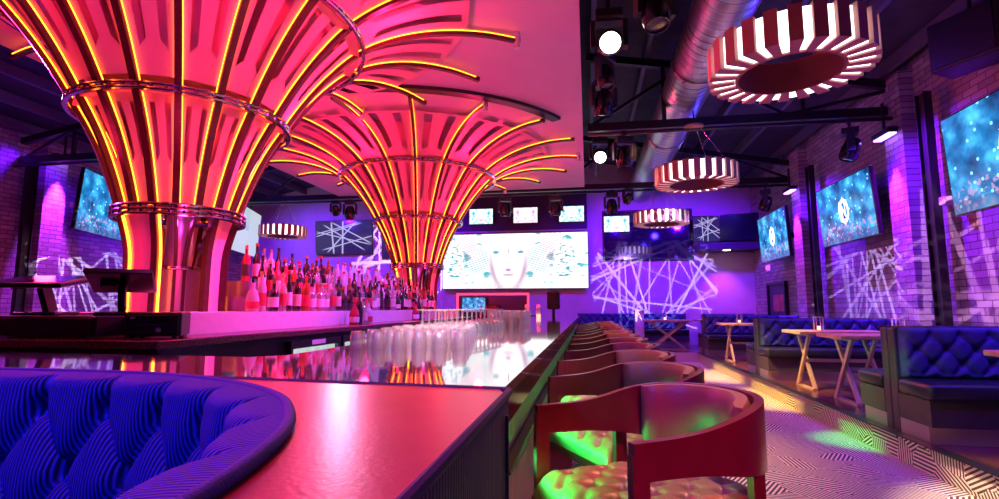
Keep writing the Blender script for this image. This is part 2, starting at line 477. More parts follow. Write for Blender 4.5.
# dropped white ceiling over the bar
cp = struct(new_obj('ceiling_dropped', box_bm(-6.3, -.03, YF, 12.34, SL, SL+.22), M_slab))

# trusses
def truss(y, x0, x1, label, z=4.06):
    t = thing('roof_truss', label, 'roof truss', (0, y, z), 0, 'roof trusses')
    new_obj('bottom_chord', box_bm(x0, x1, -.05, .05, 0, .13), M_black, t)
    bm = bmesh.new(); cyl(bm, (x0, -.12, -.08), (x1, -.12, -.08), .028, n=10)
    new_obj('lighting_pipe', bm, M_darksteel, t, smooth=True)
    zt = lambda x: RZ - abs(x-RX)*(RZ-EZ)/(XR+.2-RX) - .22 - z
    bm = bmesh.new(); xs = [x for x in (x0, RX, x1)] if x0 < RX else [x0, x1]
    for a, b in zip(xs, xs[1:]): bar(bm, (a, 0, zt(a)-.06), (b, 0, zt(b)-.06), .1, .12)
    new_obj('top_chord', bm, M_black, t)
    n = max(2, round((x1-x0)/1.3)); up = False; px = x0+.05
    for k in range(1, n+1):
        x = x0 + (x1-x0)*k/n - .02
        a = (px, 0, .1 if not up else zt(px)-.1); b = (x, 0, zt(x)-.1 if not up else .1)
        bm = bmesh.new(); bar(bm, a, b, .05, .05); new_obj('web_bar', bm, M_black, t)
        px = x; up = not up
    for x in ([x0+1.2, x1-1.3] if x1-x0 > 3 else []):
        bm = bmesh.new(); bar(bm, (x, 0, .1), (x, 0, zt(x)-.1), .06, .06); new_obj('post', bm, M_black, t)
    return t
truss(4.4, .05, XR-.02, 'black roof truss nearest the camera, above the first round pendant')
truss(8.3, .05, XR-.02, 'black roof truss between the first and second round pendants')
truss(12.5, XL+.02, XR-.02, 'black roof truss spanning the hall beyond the pink ceiling panel')
truss(8.3, XL+.02, -6.4, 'black roof truss on the left beyond the pink ceiling panel')
truss(4.4, XL+.02, -6.4, 'black roof truss at upper left beside the near funnel tower')

# black steel columns against the side walls
for x, side in ((4.4, 'right'), (-10.8, 'left')):
    for y, w in ((3.7, 'nearest the camera'), (7.42, 'in the middle of the wall'), (11.0, 'farthest from the camera')):
        if side == 'left' and y < 5: continue
        if side == 'left': y += .95
        b = bmesh.new(); zz = .2 if side == 'right' else 0
        bx(b, x-.05, x+.05, y-.09, y-.075, zz+.02, 4.04); bx(b, x-.05, x+.05, y+.075, y+.09, zz+.02, 4.04); bx(b, x-.012, x+.012, y-.0745, y+.0745, zz+.02, 4.04)
        o = new_obj('steel_column', b, M_black, loc=(0, 0, 0)); 
        tag(o, 'black steel column on the %s brick wall, %s' % (side, w), 'column', 'black wall columns')
        new_obj('base_plate', box_bm(x-.16, x+.16, y-.16, y+.16, zz, zz+.019), M_black, o)

# spiral duct
t = thing('spiral_duct', 'long round spiral metal air duct hanging under the dark roof', 'air duct', (1.57, 0, 4.62))
pts = []; bm = bmesh.new()
prof = []; y = YF+.3
ys = [YF+.3 + i*.06 for i in range(int((YB-.05-YF-.3)/.06)+1)]
for i, y in enumerate(ys):
    prof.append((y, .335 if i % 3 else .348))
R = []
for y, r in prof:
    R.append([bm.verts.new((r*math.cos(2*PI*i/28), y+.1*math.sin(2*PI*i/28)*0, r*math.sin(2*PI*i/28))) for i in range(28)])
for A, B in zip(R, R[1:]):
    for i in range(28):
        j = (i+1) % 28; bm.faces.new((A[i], A[j], B[j], B[i]))
new_obj('duct_pipe', bm, M_duct, t, smooth=True, angle=math.radians(30))
for y in (1.5, 4.6, 7.2, 10.2, 13.2):
    bm = bmesh.new(); lathe(bm, [(.352, -.04), (.37, -.03), (.37, .03), (.352, .04)], 28)
    new_obj('joint_band', bm, M_duct, t, loc=(0, y, 0), rot=(PI/2, 0, 0), smooth=True)
    bm = bmesh.new(); cyl(bm, (0, y, .36), (0, y, .9), .012, n=6); new_obj('hanger_rod', bm, M_black, t)

# ---------------------------------------------------------------- funnel towers
NR = 18
OUT = [(.37, 1.2), (.372, 1.5), (.385, 1.72), (.45, 1.98), (.53, 2.24), (.645, 2.53), (.79, 2.80), (.97, 3.10), (1.18, 3.38), (1.42, 3.62), (1.75, 3.81), (2.15, 3.94), (2.6, 4.0), (3.02, 3.99)]
oc, OL = smooth_curve([(r, z, 0) for r, z in OUT], 70)
IN = [(.2, 1.2), (.2, 1.52), (.225, 1.66), (.3, 1.82), (.45, 1.98)]
ic, IL = smooth_curve([(r, z, 0) for r, z in IN], 20)
def prof_at(r):                                            # z on the outer curve for radius r
    for a, b in zip(oc, oc[1:]):
        if a.x <= r <= b.x: return a.y + (b.y-a.y)*(r-a.x)/max(1e-6, b.x-a.x)
    return oc[-1].y
def strip(bm, curve, d0, d1, w0, w1, off=0.0):
    """ribbon solid along an (r,z) curve: depths d0..d1 measured inwards, tangential w0..w1"""
    R = []
    for k, p in enumerate(curve):
        a = curve[max(0, k-1)]; b = curve[min(len(curve)-1, k+1)]
        d = (b-a).normalized(); nrm = V((-d.y, d.x, 0))   # inward/upward normal
        row = []
        for dd, w in ((d0, w0), (d0, w1), (d1, w1), (d1, w0)):
            q = p + nrm*dd; row.append(bm.verts.new((q.x, w, q.y)))
        R.append(row)
    for A, B in zip(R, R[1:]):
        for i in range(4):
            j = (i+1) % 4; bm.faces.new((A[i], A[j], B[j], B[i]))
    bm.faces.new(R[0][::-1]); bm.faces.new(R[-1])

def sector_panel(bm, c, inset, half, slots, v0s=.32, end_inset=0.0):
    """folded panel between two ribs along curve c; slots are tapered openings starting at v0s"""
    us = [0, .2, .36, .64, .8, 1]; n = len(c)-1
    V2 = []
    for k, p in enumerate(c):
        a = c[max(0, k-1)]; b = c[min(n, k+1)]
        d = (b-a).normalized(); nrm = V((-d.y, d.x, 0)); q = p + nrm*inset
        row = []
        for u in us:
            th = (u-.5)*2*half; rr = q.x*(math.cos(half*.96)/math.cos(th)) ; row.append(bm.verts.new((rr*math.cos(th), rr*math.sin(th), q.y)))
        V2.append(row)
    ks = int(round(n*v0s)) if slots else n
    for k in range(n):
        for j in range(5):
            if slots and j in (1, 3):
                if k == ks:
                    f = (V2[k][j], V2[k+1][j], V2[k][j+1]) if j == 3 else (V2[k][j+1], V2[k+1][j+1], V2[k][j])
                    f = (V2[k][j], V2[k][j+1], V2[k+1][j+1]) if j == 1 else (V2[k][j], V2[k][j+1], V2[k+1][j])
                    bm.faces.new(f); continue
                if k > ks and k < n-1: continue
            bm.faces.new((V2[k][j], V2[k][j+1], V2[k+1][j+1], V2[k+1][j]))

def sub(c, ra, rb): return [p for p in c if ra-1e-6 <= p.x <= rb+1e-6]
def zsub(c, za, zb): return [p for p in c if za-1e-6 <= p.y <= zb+1e-6]
RIBM = {}
def shared(key, fn, m, smooth=False):
    if key not in RIBM:
        bm = bmesh.new(); fn(bm); me = bpy.data.meshes.new(key); bmesh.ops.recalc_face_normals(bm, faces=bm.faces); bm.to_mesh(me); bm.free()
        me.materials.append(m)
        if smooth:
            for p in me.polygons: p.use_smooth = True
        RIBM[key] = me
    return RIBM[key]
def put(name, me, parent, loc=(0, 0, 0), rz=0.0):
    o = bpy.data.objects.new(name, me); COL.objects.link(o); o.parent = parent; o.location = loc; o.rotation_euler = (0, 0, rz); return o

def tower(x, y, face, label):
    t = thing('funnel_tower', label, 'funnel tower', (x, y, 0), 0, 'glowing funnel towers')
    cut = zsub(oc, 1.98, 9)
    low = zsub(oc, 1.2, 1.99)
    for k in range(NR):
        a = face + (k+.5)*2*PI/NR
        opening = (k % 6) in (5, 0, 1)                     # sectors whose foot is open
        edge = (k % 6) in (1, 4)                            # ribs that run straight to the ledge
        inner = (k % 6) in (5, 0)
        rb = put('rib', shared('rib_top', lambda b: strip(b, cut, 0, .055, -.024, .024), M_fin), t, rz=a)
        put('led_strip', shared('led_l', lambda b: strip(b, cut[:-1], .037, .045, .0245, .0275), M_led), rb)
        put('led_strip', shared('led_r', lambda b: strip(b, cut[:-1], .037, .045, -.0275, -.0245), M_led), rb)
        if inner:
            lb = put('lower_rib', shared('rib_in', lambda b: strip(b, ic, 0, .05, -.012, .012), M_fin), t, rz=a)
        elif edge:
            lb = put('lower_rib', shared('rib_low', lambda b: strip(b, low, 0, .06, -.022, .022), M_fin), t, rz=a)
            if edge: put('led_strip', shared('led_low', lambda b: strip(b, low, .035, .055, .0225, .032), M_led), lb)
        s = a + PI/NR                                      # panel sector after this rib
        put('funnel_panel', shared('panel_low', lambda b: sector_panel(b, zsub(oc, 1.98, 2.78), .048, PI/NR*.97, True, .38), M_panel), t, rz=s)
        put('funnel_panel', shared('panel_mid', lambda b: sector_panel(b, zsub(oc, 2.82, 3.62), .048, PI/NR*.97, True, .2), M_panel), t, rz=s)
        put('funnel_panel', shared('panel_top', lambda b: sector_panel(b, sub(oc, 1.43, 2.5), .048, PI/NR*.97, True, .1), M_panel), t, rz=s)
        if (k % 6) in (1, 2, 3):
            put('funnel_panel', shared('panel_foot', lambda b: sector_panel(b, zsub(oc, 1.2, 1.97), .055, PI/NR*.99, False), M_panel), t, rz=s)
    # liner seen through the slots
    bm = bmesh.new(); prof = []
    for k, p in enumerate(cut):
        a = cut[max(0, k-1)]; b = cut[min(len(cut)-1, k+1)]; d = (b-a).normalized(); q = p + V((-d.y, d.x, 0))*.2
        if q.y < SL-.01 and q.x < 2.6: prof.append((max(.05, q.x), q.y))
    lathe(bm, prof, 54); new_obj('funnel_liner', bm, M_liner, t, smooth=True)
    # spacer rings
    for r, z, nr, big in ((.45, 1.98, 3, 1), (.79, 2.80, 2, 1), (1.42, 3.62, 2, 1)):
        bm = bmesh.new()
        for j in range(nr):
            zz = z + (j-(nr-1)/2)*.036
            lathe(bm, [(r+.012, zz-.011), (r+.038, zz-.011), (r+.044, zz), (r+.038, zz+.011), (r+.012, zz+.011)], 72, close=True)
        nb = int(2*PI*r/.09)
        for j in range(nb):
            th = 2*PI*j/nb; cyl(bm, ((r+.03)*math.cos(th), (r+.03)*math.sin(th), z-.018*(nr-1)), ((r+.03)*math.cos(th), (r+.03)*math.sin(th), z+.018*(nr-1)), .013, n=6)
        new_obj('steel_ring', bm, M_ringsteel, t, smooth=True, angle=math.radians(40))
        if z > 2.5:
            bm = bmesh.new(); lathe(bm, [(r-.02, z-.02), (r-.16, z-.005), (r-.16, z+.005), (r-.02, z+.02)], 54, close=True); new_obj('inner_flange', bm, M_liner, t)
    bm = bmesh.new(); cyl(bm, (0, 0, 1.2), (0, 0, 1.56), .19, n=32); cyl(bm, (0, 0, 1.56), (0, 0, 4.08), .1, n=20)
    new_obj('core_column', bm, M_column, t, smooth=True, angle=.6)
    bm = bmesh.new(); lathe(bm, [(.195, 1.535), (.225, 1.535), (.23, 1.55), (.225, 1.565), (.195, 1.565)], 40, close=True); new_obj('steel_ring', bm, M_ringsteel, t, smooth=True)
    # dark trim arc on the ceiling, near side
    bm = bmesh.new(); a0 = math.radians(195); a1 = math.radians(330)
    lathe(bm, [(3.02, SL-.05), (3.17, SL-.05), (3.17, SL-.002), (3.02, SL-.002)], 60, close=True, a0=a0, a1=a1)
    new_obj('ceiling_arc', bm, M_black, t)
    # short hanger pegs at every third rib tip
    for k in range(0, NR, 3):
        a = face + (k+.5)*2*PI/NR; r = 2.99
        bm = bmesh.new(); cyl(bm, (r*math.cos(a), r*math.sin(a), 3.93), (r*math.cos(a), r*math.sin(a), SL-.001), .035, n=10)
        new_obj('hanger_peg', bm, M_white, t, smooth=True, angle=.6)
    return t
T1 = (-3.37, 3.82); T2 = (-3.1, 9.2)
tower(T1[0], T1[1], math.radians(-44), 'large glowing red and orange funnel tower nearest the camera on the back bar')
tower(T2[0], T2[1], math.radians(-64), 'farther glowing red and orange funnel tower beside the video wall')

# ---------------------------------------------------------------- bar
CT = 1.07
t = thing('bar_counter', 'long glossy U shaped bar counter with reflective top behind the stools', 'bar counter', (0, 0, 0))
poly = [(-.17, 1.075), (-.17, 10.5), (-1.02, 10.5), (-1.02, 1.66), (-1.1, 1.58), (-5.9, 1.66), (-5.9, 10.5), (-6.7, 10.5), (-6.7, 1.36), (-3.2, 1.32)]
bm = bmesh.new(); prism(bm, poly, CT-.025, CT); new_obj('bar_top', bm, M_bartop, t)
bm = bmesh.new(); prism(bm, [(-.172, 1.076), (-.172, 10.498), (-.2, 10.498), (-.2, 1.11), (-3.2, 1.35), (-3.2, 1.322)], CT-.085, CT-.0255)
new_obj('top_edge', bm, M_blackgloss, t)
new_obj('bar_front', box_bm(-.31, -.25, 1.4, 10.4, .1, CT-.0255), M_ribbed, t)
new_obj('bar_back', box_bm(-.98, -.9, 1.7, 10.4, .1, CT-.026), M_cabinet, t)
new_obj('bar_end', box_bm(-6.0, -.98, 1.48, 1.54, .1, CT-.026), M_cabinet, t)
new_obj('bar_arm_front', box_bm(-6.0, -5.95, 1.7, 10.4, .1, CT-.026), M_cabinet, t)
new_obj('toe_kick', box_bm(-.94, -.3, 1.5, 10.4, 0, .0995), M_black, t)
new_obj('toe_kick', box_bm(-5.95, -.94, 1.4, 1.49, 0, .0995), M_black, t)
new_obj('toe_kick', box_bm(-6.6, -5.96, 1.5, 10.4, 0, .0995), M_black, t)
new_obj('led_strip', box_bm(-.249, -.238, 1.45, 10.35, .758, .772), mat('green_led_strip', (.1, 1, .2), .5, emit=(.02, 1, .12), strength=3), t)
new_obj('led_glow_block', box_bm(-.2495, -.215, 1.45, 10.35, .78, .79), M_black, t)  # lip added only to hide the strip's glow from above

# island back bar
t = thing('back_bar', 'dark back bar cabinet with stone top between the two funnel towers', 'back bar', (0, 0, 0))
new_obj('cabinet', box_bm(-4.1, -2.26, 2.46, 10.3, .1, 1.015), M_cabinet, t)
new_obj('plinth', box_bm(-4.05, -2.32, 2.52, 10.24, 0, .0995), M_black, t)
new_obj('stone_top', box_bm(-4.16, -2.2, 2.4, 10.36, 1.016, 1.06, bevel=.006, seg=1), M_stone, t)
new_obj('bottle_ledge', box_bm(-3.75, -2.5, 2.95, 10.05, 1.0605, 1.2), M_white, t)
# coolers let into the aisle face
for i, y0 in enumerate((3.65, 4.5, 5.35, 6.2, 7.05)):
    d = thing('bottle_cooler', 'glass door bottle cooler under the back bar, %s from the near tower' % ('first second third fourth fifth'.split()[i]), 'cooler', (-2.255, y0, .18), 0, 'back bar coolers')
    bm = bmesh.new()
    for a in ((.0, .03), (.77, .8)): bx(bm, -.0, .05, a[0], a[1], .0, .8)
    bx(bm, 0, .05, .031, .769, 0, .04); bx(bm, 0, .05, .031, .769, .74, .8)
    new_obj('door_frame', bm, M_black, d)
    new_obj('door_glass', box_bm(.026, .032, .032, .768, .042, .738), M_coolglass, d)
    new_obj('lit_interior', box_bm(.001, .006, .032, .768, .042, .738), mat('cooler_light_%d' % i, (.8, .8, .8), .5, emit=(.95, 1, .85), strength=1.0, noise=.6, nscale=9), d)
    bm = bmesh.new(); bar(bm, (.07, .06, .2), (.07, .06, .6), .015, .015); bar(bm, (.045, .06, .24), (.07, .06, .24), .012, .012); bar(bm, (.045, .06, .56), (.07, .06, .56), .012, .012)
    new_obj('door_handle', bm, M_chrome, d)
    new_obj('price_card', box_bm(.051, .0525, .3, .52, .755, .792), M_paper, d)

# ---------------------------------------------------------------- near corner banquette (blue tufted corduroy + crimson ledge)
t = thing('corner_banquette', 'blue tufted corduroy corner banquette with a crimson leather ledge in the foreground', 'banquette', (0, 0, 0))
NP = [(-3.2, 1.12, 0), (-2.2, 1.1, 0), (-1.42, 1.085, 0), (-1.04, 1.075, 0), (-.76, 1.0, 0), (-.55, .865, 0), (-.415, .69, 0), (-.345, .52, 0), (-.31, .33, 0), (-.31, .1, 0), (-.32, -.3, 0), (-.32, -.8, 0)]
nc, NL = smooth_curve(NP, 260)
LZ = 1.068
kc = min(range(len(nc)), key=lambda k: abs(nc[k].x + .52))
def mate(k):
    if k <= kc: q = k/kc; return V((-3.2 + 3.04*q, 1.295 - .24*q, 0))
    q = (k-kc)/(len(nc)-1-kc); return V((-.16, 1.055 - 1.855*q, 0))
bm = bmesh.new(); R = []
for k in range(0, len(nc), 4):
    p, q = nc[k], mate(k); R.append([bm.verts.new((p.x, p.y, LZ-.035)), bm.verts.new((p.x, p.y, LZ)), bm.verts.new((q.x, q.y, LZ)), bm.verts.new((q.x, q.y, LZ-.035))])
for A, B in zip(R, R[1:]):
    for i in range(4):
        j = (i+1) % 4; bm.faces.new((A[i], A[j], B[j], B[i]))
bm.faces.new(R[0][::-1]); bm.faces.new(R[-1])
new_obj('ledge_top', bm, M_red, t)
bm = bmesh.new(); vs = []
def sidef(u, v):
    L1 = 1.85; L2 = 3.05; s = u*(L1+L2)
    if s < L1: x, y = -.158, -.8+s
    else:
        q = (s-L1)/L2; x, y = -.16-3.04*q, 1.0535+.24*q
    return (x, y, LZ-.012-(LZ-.05)*v)
grid(bm, sidef, 98, 4, uv=(4.9, 1)); new_obj('outer_side', bm, M_sidefab, t)
bm = bmesh.new(); tube(bm, [(-.158, -.8, LZ-.004), (-.158, 1.05, LZ-.004)], .008, 8); tube(bm, [(-.158, 1.057, LZ-.004), (-3.2, 1.297, LZ-.004)], .008, 8); 
new_obj('ledge_piping', bm, M_sidefab, t)
bm = bmesh.new(); bx(bm, -.156, -.15, .985, .993, .05, 1.03); new_obj('side_seam', bm, M_cordplain, t)
norms = []
for k in range(len(nc)):
    d = (nc[min(len(nc)-1, k+1)] - nc[max(0, k-1)]).normalized(); norms.append(V((d.y, -d.x, 0)))   # towards the seat side
def cushion(u, v):
    s = u*NL; fk = min(u*(len(nc)-1), len(nc)-1.0001); k = int(fk); p = nc[k].lerp(nc[k+1], fk-k); n = norms[k].lerp(norms[k+1], fk-k)
    T = v*.72
    roll = .05
    if T < roll*PI/2:
        a = T/roll; base = p + n*(roll*(1-math.cos(a))*.9) ; z = LZ + .006 + 0 - roll*0 ; z = LZ+.012 - roll*(1-math.cos(a))*.55 ; off = roll*math.sin(a)*.75
        base = p + n*off
    else:
        q = T - roll*PI/2; off = roll*.75 + q*.12; z = LZ+.012-roll*.55-q; base = p + n*off
    w = .185; uu = s/w + .3; row = .13; t0 = .125
    if T < t0: dd = abs(uu-round(uu))*w; fade = min(1, T/.03)
    else:
        vv = (T-t0)/row
        f = lambda x: abs(x-round(x))*w
        dd = min(f(uu+vv/2), f(uu-vv/2))*.9; fade = 1
    sg = .075; x = min(1, dd/sg); h = math.sqrt(max(0, 1-(1-x)**2))
    # buttons pull the surface in
    rr = 9
    for r_ in range(0, 5):
        tb = t0 + r_*row; cb = uu - (.5 if r_ % 2 else 0); du = (cb-round(cb))*w
        rr = min(rr, math.hypot(du, T-tb))
    h = h*.05 - .05*math.exp(-(rr/.022)**2)
    return base + n*(h*fade) + V((0, 0, z))
bm = bmesh.new(); grid(bm, cushion, 520, 60, uv=(NL, .72)); new_obj('tufted_back', bm, M_cord, t, smooth=True)
bm = bmesh.new(); tube(bm, [(p.x, p.y, LZ+.008) for p in nc], .009, 8); new_obj('back_piping', bm, M_cordplain, t, smooth=True)
tb = t
for r_ in range(0, 3):
    for c in range(1, int(NL/.185)):
        s = (c - .3 + (.5 if r_ % 2 else 0))*.185
        if s > NL-.9 or s < 1.2: continue
        u = s/NL; P = V(cushion(u, (.125+.13*r_)/.72)); k = round(u*260)
        bm = bmesh.new(); bmesh.ops.create_icosphere(bm, subdivisions=2, radius=.012); new_obj('tuft_button', bm, M_cordplain, t, loc=P + norms[k]*.004, smooth=True)
seatp = [(p + norms[k]*.12) for k, p in enumerate(nc)][::6]
bm = bmesh.new(); prism(bm, [(p.x, p.y) for p in seatp] + [(-3.2, -.8)], .18, .46); bmesh.ops.triangulate(bm, faces=[f for f in bm.faces if len(f.verts) > 4])
new_obj('seat_cushion', bm, M_cordplain, t)
bm = bmesh.new(); prism(bm, [(p.x-.1, p.y-.06) for p in seatp] + [(-3.15, -.8)], 0, .179); bmesh.ops.triangulate(bm, faces=[f for f in bm.faces if len(f.verts) > 4])
new_obj('base', bm, M_black, t)

# ---------------------------------------------------------------- bar stools
st = thing('bar_stool', 'x', 'bar stool', (0, 0, 0), 0, 'bar stools along the counter')
BR, BX = .25, .03                                          # back radius, centre of the back arc
def plan(n):
    pts = []
    for i in range(n+1):
        u = i/n; L1 = .29; L2 = PI*BR; s = u*(2*L1+L2)
        if s < L1: p = (BX-L1+s, -BR)
        elif s < L1+L2: a = -PI/2 + (s-L1)/BR; p = (BX+BR*math.cos(a)*1.02, BR*math.sin(a))
        else: p = (BX-(s-L1-L2), BR)
        pts.append((V((p[0], p[1], 0)), s/(2*L1+L2)))
    return pts
pl = plan(72)
def hz(u):
    e = abs(u-.5)*2; w = 1/(1+math.exp((e-.55)*11)); return .925 + .06*w, .84 - .04*w   # top, bottom
bm = bmesh.new(); R = []
for k, (p, u) in enumerate(pl):
    d = (pl[min(72, k+1)][0] - pl[max(0, k-1)][0]).normalized(); n = V((d.y, -d.x, 0)); zt, zb = hz(u)
    R.append([bm.verts.new(p + n*o_ + V((0, 0, z))) for o_, z in ((.012, zb), (.012, zt), (-.012, zt), (-.012, zb))])
for A, B in zip(R, R[1:]):
    for i in range(4):
        j = (i+1) % 4; bm.faces.new((A[i], A[j], B[j], B[i]))
bm.faces.new(R[0][::-1]); bm.faces.new(R[-1])
new_obj('arm_band', bm, M_redmetal, st, smooth=True, angle=.7)
bm = bmesh.new(); R = []                                   # padded back cushion inside the band
pk = [(p, u, k) for k, (p, u) in enumerate(pl) if .27 <= u <= .73]
for p, u, k in pk:
    d = (pl[min(72, k+1)][0] - pl[max(0, k-1)][0]).normalized(); n = V((-d.y, d.x, 0)); zt, zb = hz(u)
    e = min(1, min(u-.27, .73-u)/.035); th = .02 + .04*math.sqrt(max(0, e))
    row = []
    for a in range(10):
        q = 2*PI*a/10; cx = math.cos(q); sz = math.sin(q)
        f = lambda x: math.copysign(abs(x)**.6, x)
        row.append(bm.verts.new(p + n*(.0125 + th/2 + f(cx)*th/2) + V((0, 0, (zt+zb)/2 - .005 + f(sz)*((zt-zb)/2 + .008)))))
    R.append(row)
for A, B in zip(R, R[1:]):
    for i in range(10):
        j = (i+1) % 10; bm.faces.new((A[i], A[j], B[j], B[i]))
bm.faces.new(R[0][::-1]); bm.faces.new(R[-1])
new_obj('back_cushion', bm, M_brownleather, st, smooth=True, angle=1.0)
for s in (-1, 1):
    new_obj('leg', box_bm(BX-.295, BX-.25, s*BR-.011, s*BR+.011, 0, .9), M_redmetal, st)
    new_obj('leg', box_bm(.135, .175, s*.205-.011, s*.205+.011, 0, .838), M_redmetal, st)
def seatf(u, v):                                           # u around depth, v across : rounded pad
    x = -.285 + .55*u; hw = .235 if x < .02 else .235*math.sqrt(max(.0, 1-((x-.02)/.262)**2)*.75+.25)
    e = (v-.5)*2; y = hw*e
    ex = min(1, min(u, 1-u)/.13); ey = min(1, (1-abs(e))/.16)
    edge = math.sqrt(max(0, 1-(1-ex)**2))*math.sqrt(max(0, 1-(1-ey)**2))
    w = .12; a, b = x/w, y/w; f = lambda q: abs(q-round(q))*w
    dd = min(f(a+b), f(a-b)); h = math.sqrt(max(0, 1-(1-min(1, dd/.03))**2))
    rr = min(math.hypot((a-round(a)), (b-round(b))), math.hypot((a-.5-round(a-.5)), (b-.5-round(b-.5))))*w
    return (x, y, .66 + edge*(.075 + .005*h - .026*math.exp(-(rr/.019)**2)))
bm = bmesh.new(); vs = grid(bm, seatf, 84, 72)
new_obj('seat_cushion', bm, M_brownleather, st, smooth=True)
bm = bmesh.new()
for (xa, xb, dz) in ((-.285, .265, 0),):
    A = []
    for i in range(41):
        x = -.285 + .55*i/40; hw = .235 if x < .02 else .235*math.sqrt(max(0, 1-((x-.02)/.262)**2)*.75+.25); A.append((x, hw))
    prism(bm, [(x, -h) for x, h in A] + [(x, h) for x, h in A[::-1]], .63, .6615)
new_obj('seat_base', bm, M_redmetal, st)
bm = bmesh.new(); bar(bm, (BX-.272, -BR+.0115, .25), (BX-.272, BR-.0115, .25), .03, .02); new_obj('footrest', bm, M_redmetal, st)
for s in (-1, 1):
    bm = bmesh.new(); bar(bm, (BX-.25, s*BR, .25), (.14, s*.21, .25), .02, .02); new_obj('side_rail', bm, M_redmetal, st)
ordw = 'first second third fourth fifth sixth seventh eighth ninth tenth eleventh twelfth thirteenth fourteenth fifteenth sixteenth seventeenth eighteenth nineteenth twentieth'.split()
for i in range(13):
    lab = ('brown tufted bar stool with curved arm band, nearest the camera at the counter' if i == 0 else
           'brown tufted bar stool with curved arm band, farthest along the counter' if i == 12 else
           'brown tufted bar stool with curved arm band, %s from the camera' % ordw[i])
    loc = (.185 + random.uniform(-.012, .012)*(i > 0), 1.60 + .7*i, 0); rz = math.radians(31 + (random.uniform(-2.5, 2.5) if i else 0))
    if i == 0: st.location = loc; st.rotation_euler = (0, 0, rz); st['label'] = lab
    else: copy_tree(st, lab, None, loc, rz)

# ---------------------------------------------------------------- booths on the raised floor
def tuftback(w, h, nb, rows, depth=.035):
    bm = bmesh.new(); cw = w/nb; rh = h/(rows+.6)
    def f(u, v):
        x = u*w; z = v*h; a = x/cw; b = (z-h)/rh + .55
        g = lambda q: abs(q-round(q))*cw
        dd = min(g(a + b/2), g(a - b/2)) if -rows+.2 < b < .01 else g(a)
        hh = math.sqrt(max(0, 1-(1-min(1, dd/(cw*.33)))**2))
        rr = 9
        for k in range(rows):
            q = a - (.5 if k % 2 else 0); rr = min(rr, math.hypot((q-round(q))*cw, (b+k)*rh))
        e = min(1, min(u, 1-u)*w/.04, min(v, 1-v)*h/.04)
        return (x, -math.sqrt(max(0, 1-(1-e)**2))*(.05 + depth*hh - .04*math.exp(-(rr/.03)**2)), z)
    grid(bm, f, nb*14, 30)
    return bm
def bench(name, label, group, w, flip, loc, rz, end=True):
    """seat facing local -y; local x from 0 (aisle end) to w; y=0 at the back"""
    t = thing(name, label, 'booth bench', loc, rz, group)
    new_obj('back_frame', box_bm(0, w, -.1, 0, 0, .86, bevel=.012), M_boothpanel, t)
    new_obj('back_cushion', tuftback(w-.06, .42, max(5, round(w/.22)), 3), M_bluevelvet, t, loc=(.03, -.1005, .45), smooth=True)
    new_obj('seat_cushion', box_bm(-.02, w, -.56, -.135, .33, .455, bevel=.035, seg=4), M_vinyl, t, smooth=True, angle=.9)
    new_obj('seat_box', box_bm(0, w, -.51, -.1005, .131, .329), M_boothpanel, t)
    new_obj('kick_plate', box_bm(.0, w-.01, -.47, -.101, 0, .1305), M_kick, t)
    bm = bmesh.new()
    tube(bm, [(0.0, -.105, .862), (w, -.105, .862)], .012, 8); new_obj('top_piping', bm, M_vinyl, t, smooth=True)
    return t
PZ = .201
for i, (y, nm) in enumerate(((5.04, 'nearest pair'), (8.65, 'middle pair'), (12.45, 'farthest pair'))):
    bench('booth_bench', 'navy tufted booth bench facing the camera, %s on the right wall' % nm, 'booth benches on the right', 2.0, False, (2.54, y, PZ), 0)
    # its twin, back to back, faces away
    tw = bench('booth_bench', 'navy booth bench facing away, back to back with the %s' % nm, 'booth benches on the right', 2.0, True, (4.54, y+.012, PZ), PI)
    # aisle end is at local x = w for the mirrored twin: slide cushions so both ends align
# back wall banquette
bench('wall_bench', 'long navy bench along the far purple wall under the gobo pattern', 'booth benches at the far end', 3.0, False, (-.3, 15.45, PZ), 0)
bench('wall_bench', 'short navy bench at the far end beside the right brick wall', 'booth benches at the far end', 1.35, False, (3.15, 15.45, PZ), 0)
o = thing('divider_post', 'pale square divider post in front of the far wall bench', 'post', (1.32, 14.2, PZ))
new_obj('shaft', box_bm(-.11, .11, -.11, .11, 0, .93), M_white, o); new_obj('cap', box_bm(-.13, .13, -.13, .13, .9305, .965), M_kick, o)

def xtable(label, loc, rz, lx, ly, group='cross legged tables'):
    t = thing('dining_table', label, 'table', loc, rz, group)
    new_obj('table_top', box_bm(-lx/2, lx/2, -ly/2, ly/2, .695, .735, bevel=.006, seg=1), M_wood, t)
    for s in (-1, 1):
        x = s*(lx/2-.16)
        for d in (-1, 1):
            bm = bmesh.new(); bar(bm, (x+d*.018, -d*ly*.36, .012), (x+d*.018, d*ly*.36, .685), .034, .05); new_obj('leg', bm, M_tleg, t)
        new_obj('foot_bar', box_bm(x-.03, x+.03, -ly*.42, ly*.42, 0, .02), M_tleg, t)
        new_obj('top_bar', box_bm(x-.03, x+.03, -ly*.42, ly*.42, .672, .6945), M_tleg, t)
    bm = bmesh.new(); bar(bm, (-lx/2+.17, 0, .35), (lx/2-.17, 0, .35), .03, .04); new_obj('stretcher', bm, M_tleg, t)
    return t
xtable('wooden cross legged table in the middle booth, nearer the middle bench', (3.18, 7.5, PZ), 0, 1.1, .62)
xtable('wooden cross legged table just behind the nearest booth pair', (3.2, 6.45, PZ), 0, 1.1, .62)
xtable('wooden cross legged table cut off by the right edge of the photo', (3.3, 3.95, PZ), 0, 1.1, .62)
xtable('wooden cross legged table in the farther booth beyond the middle pair', (3.1, 10.9, PZ), 0, 1.1, .62)
xtable('small cross legged table standing front on before the far wall bench', (1.95, 13.7, PZ), PI/2, .65, 1.15)
xtable('wooden cross legged table at the far right before the short wall bench', (3.2, 14.2, PZ), 0, .9, .6)

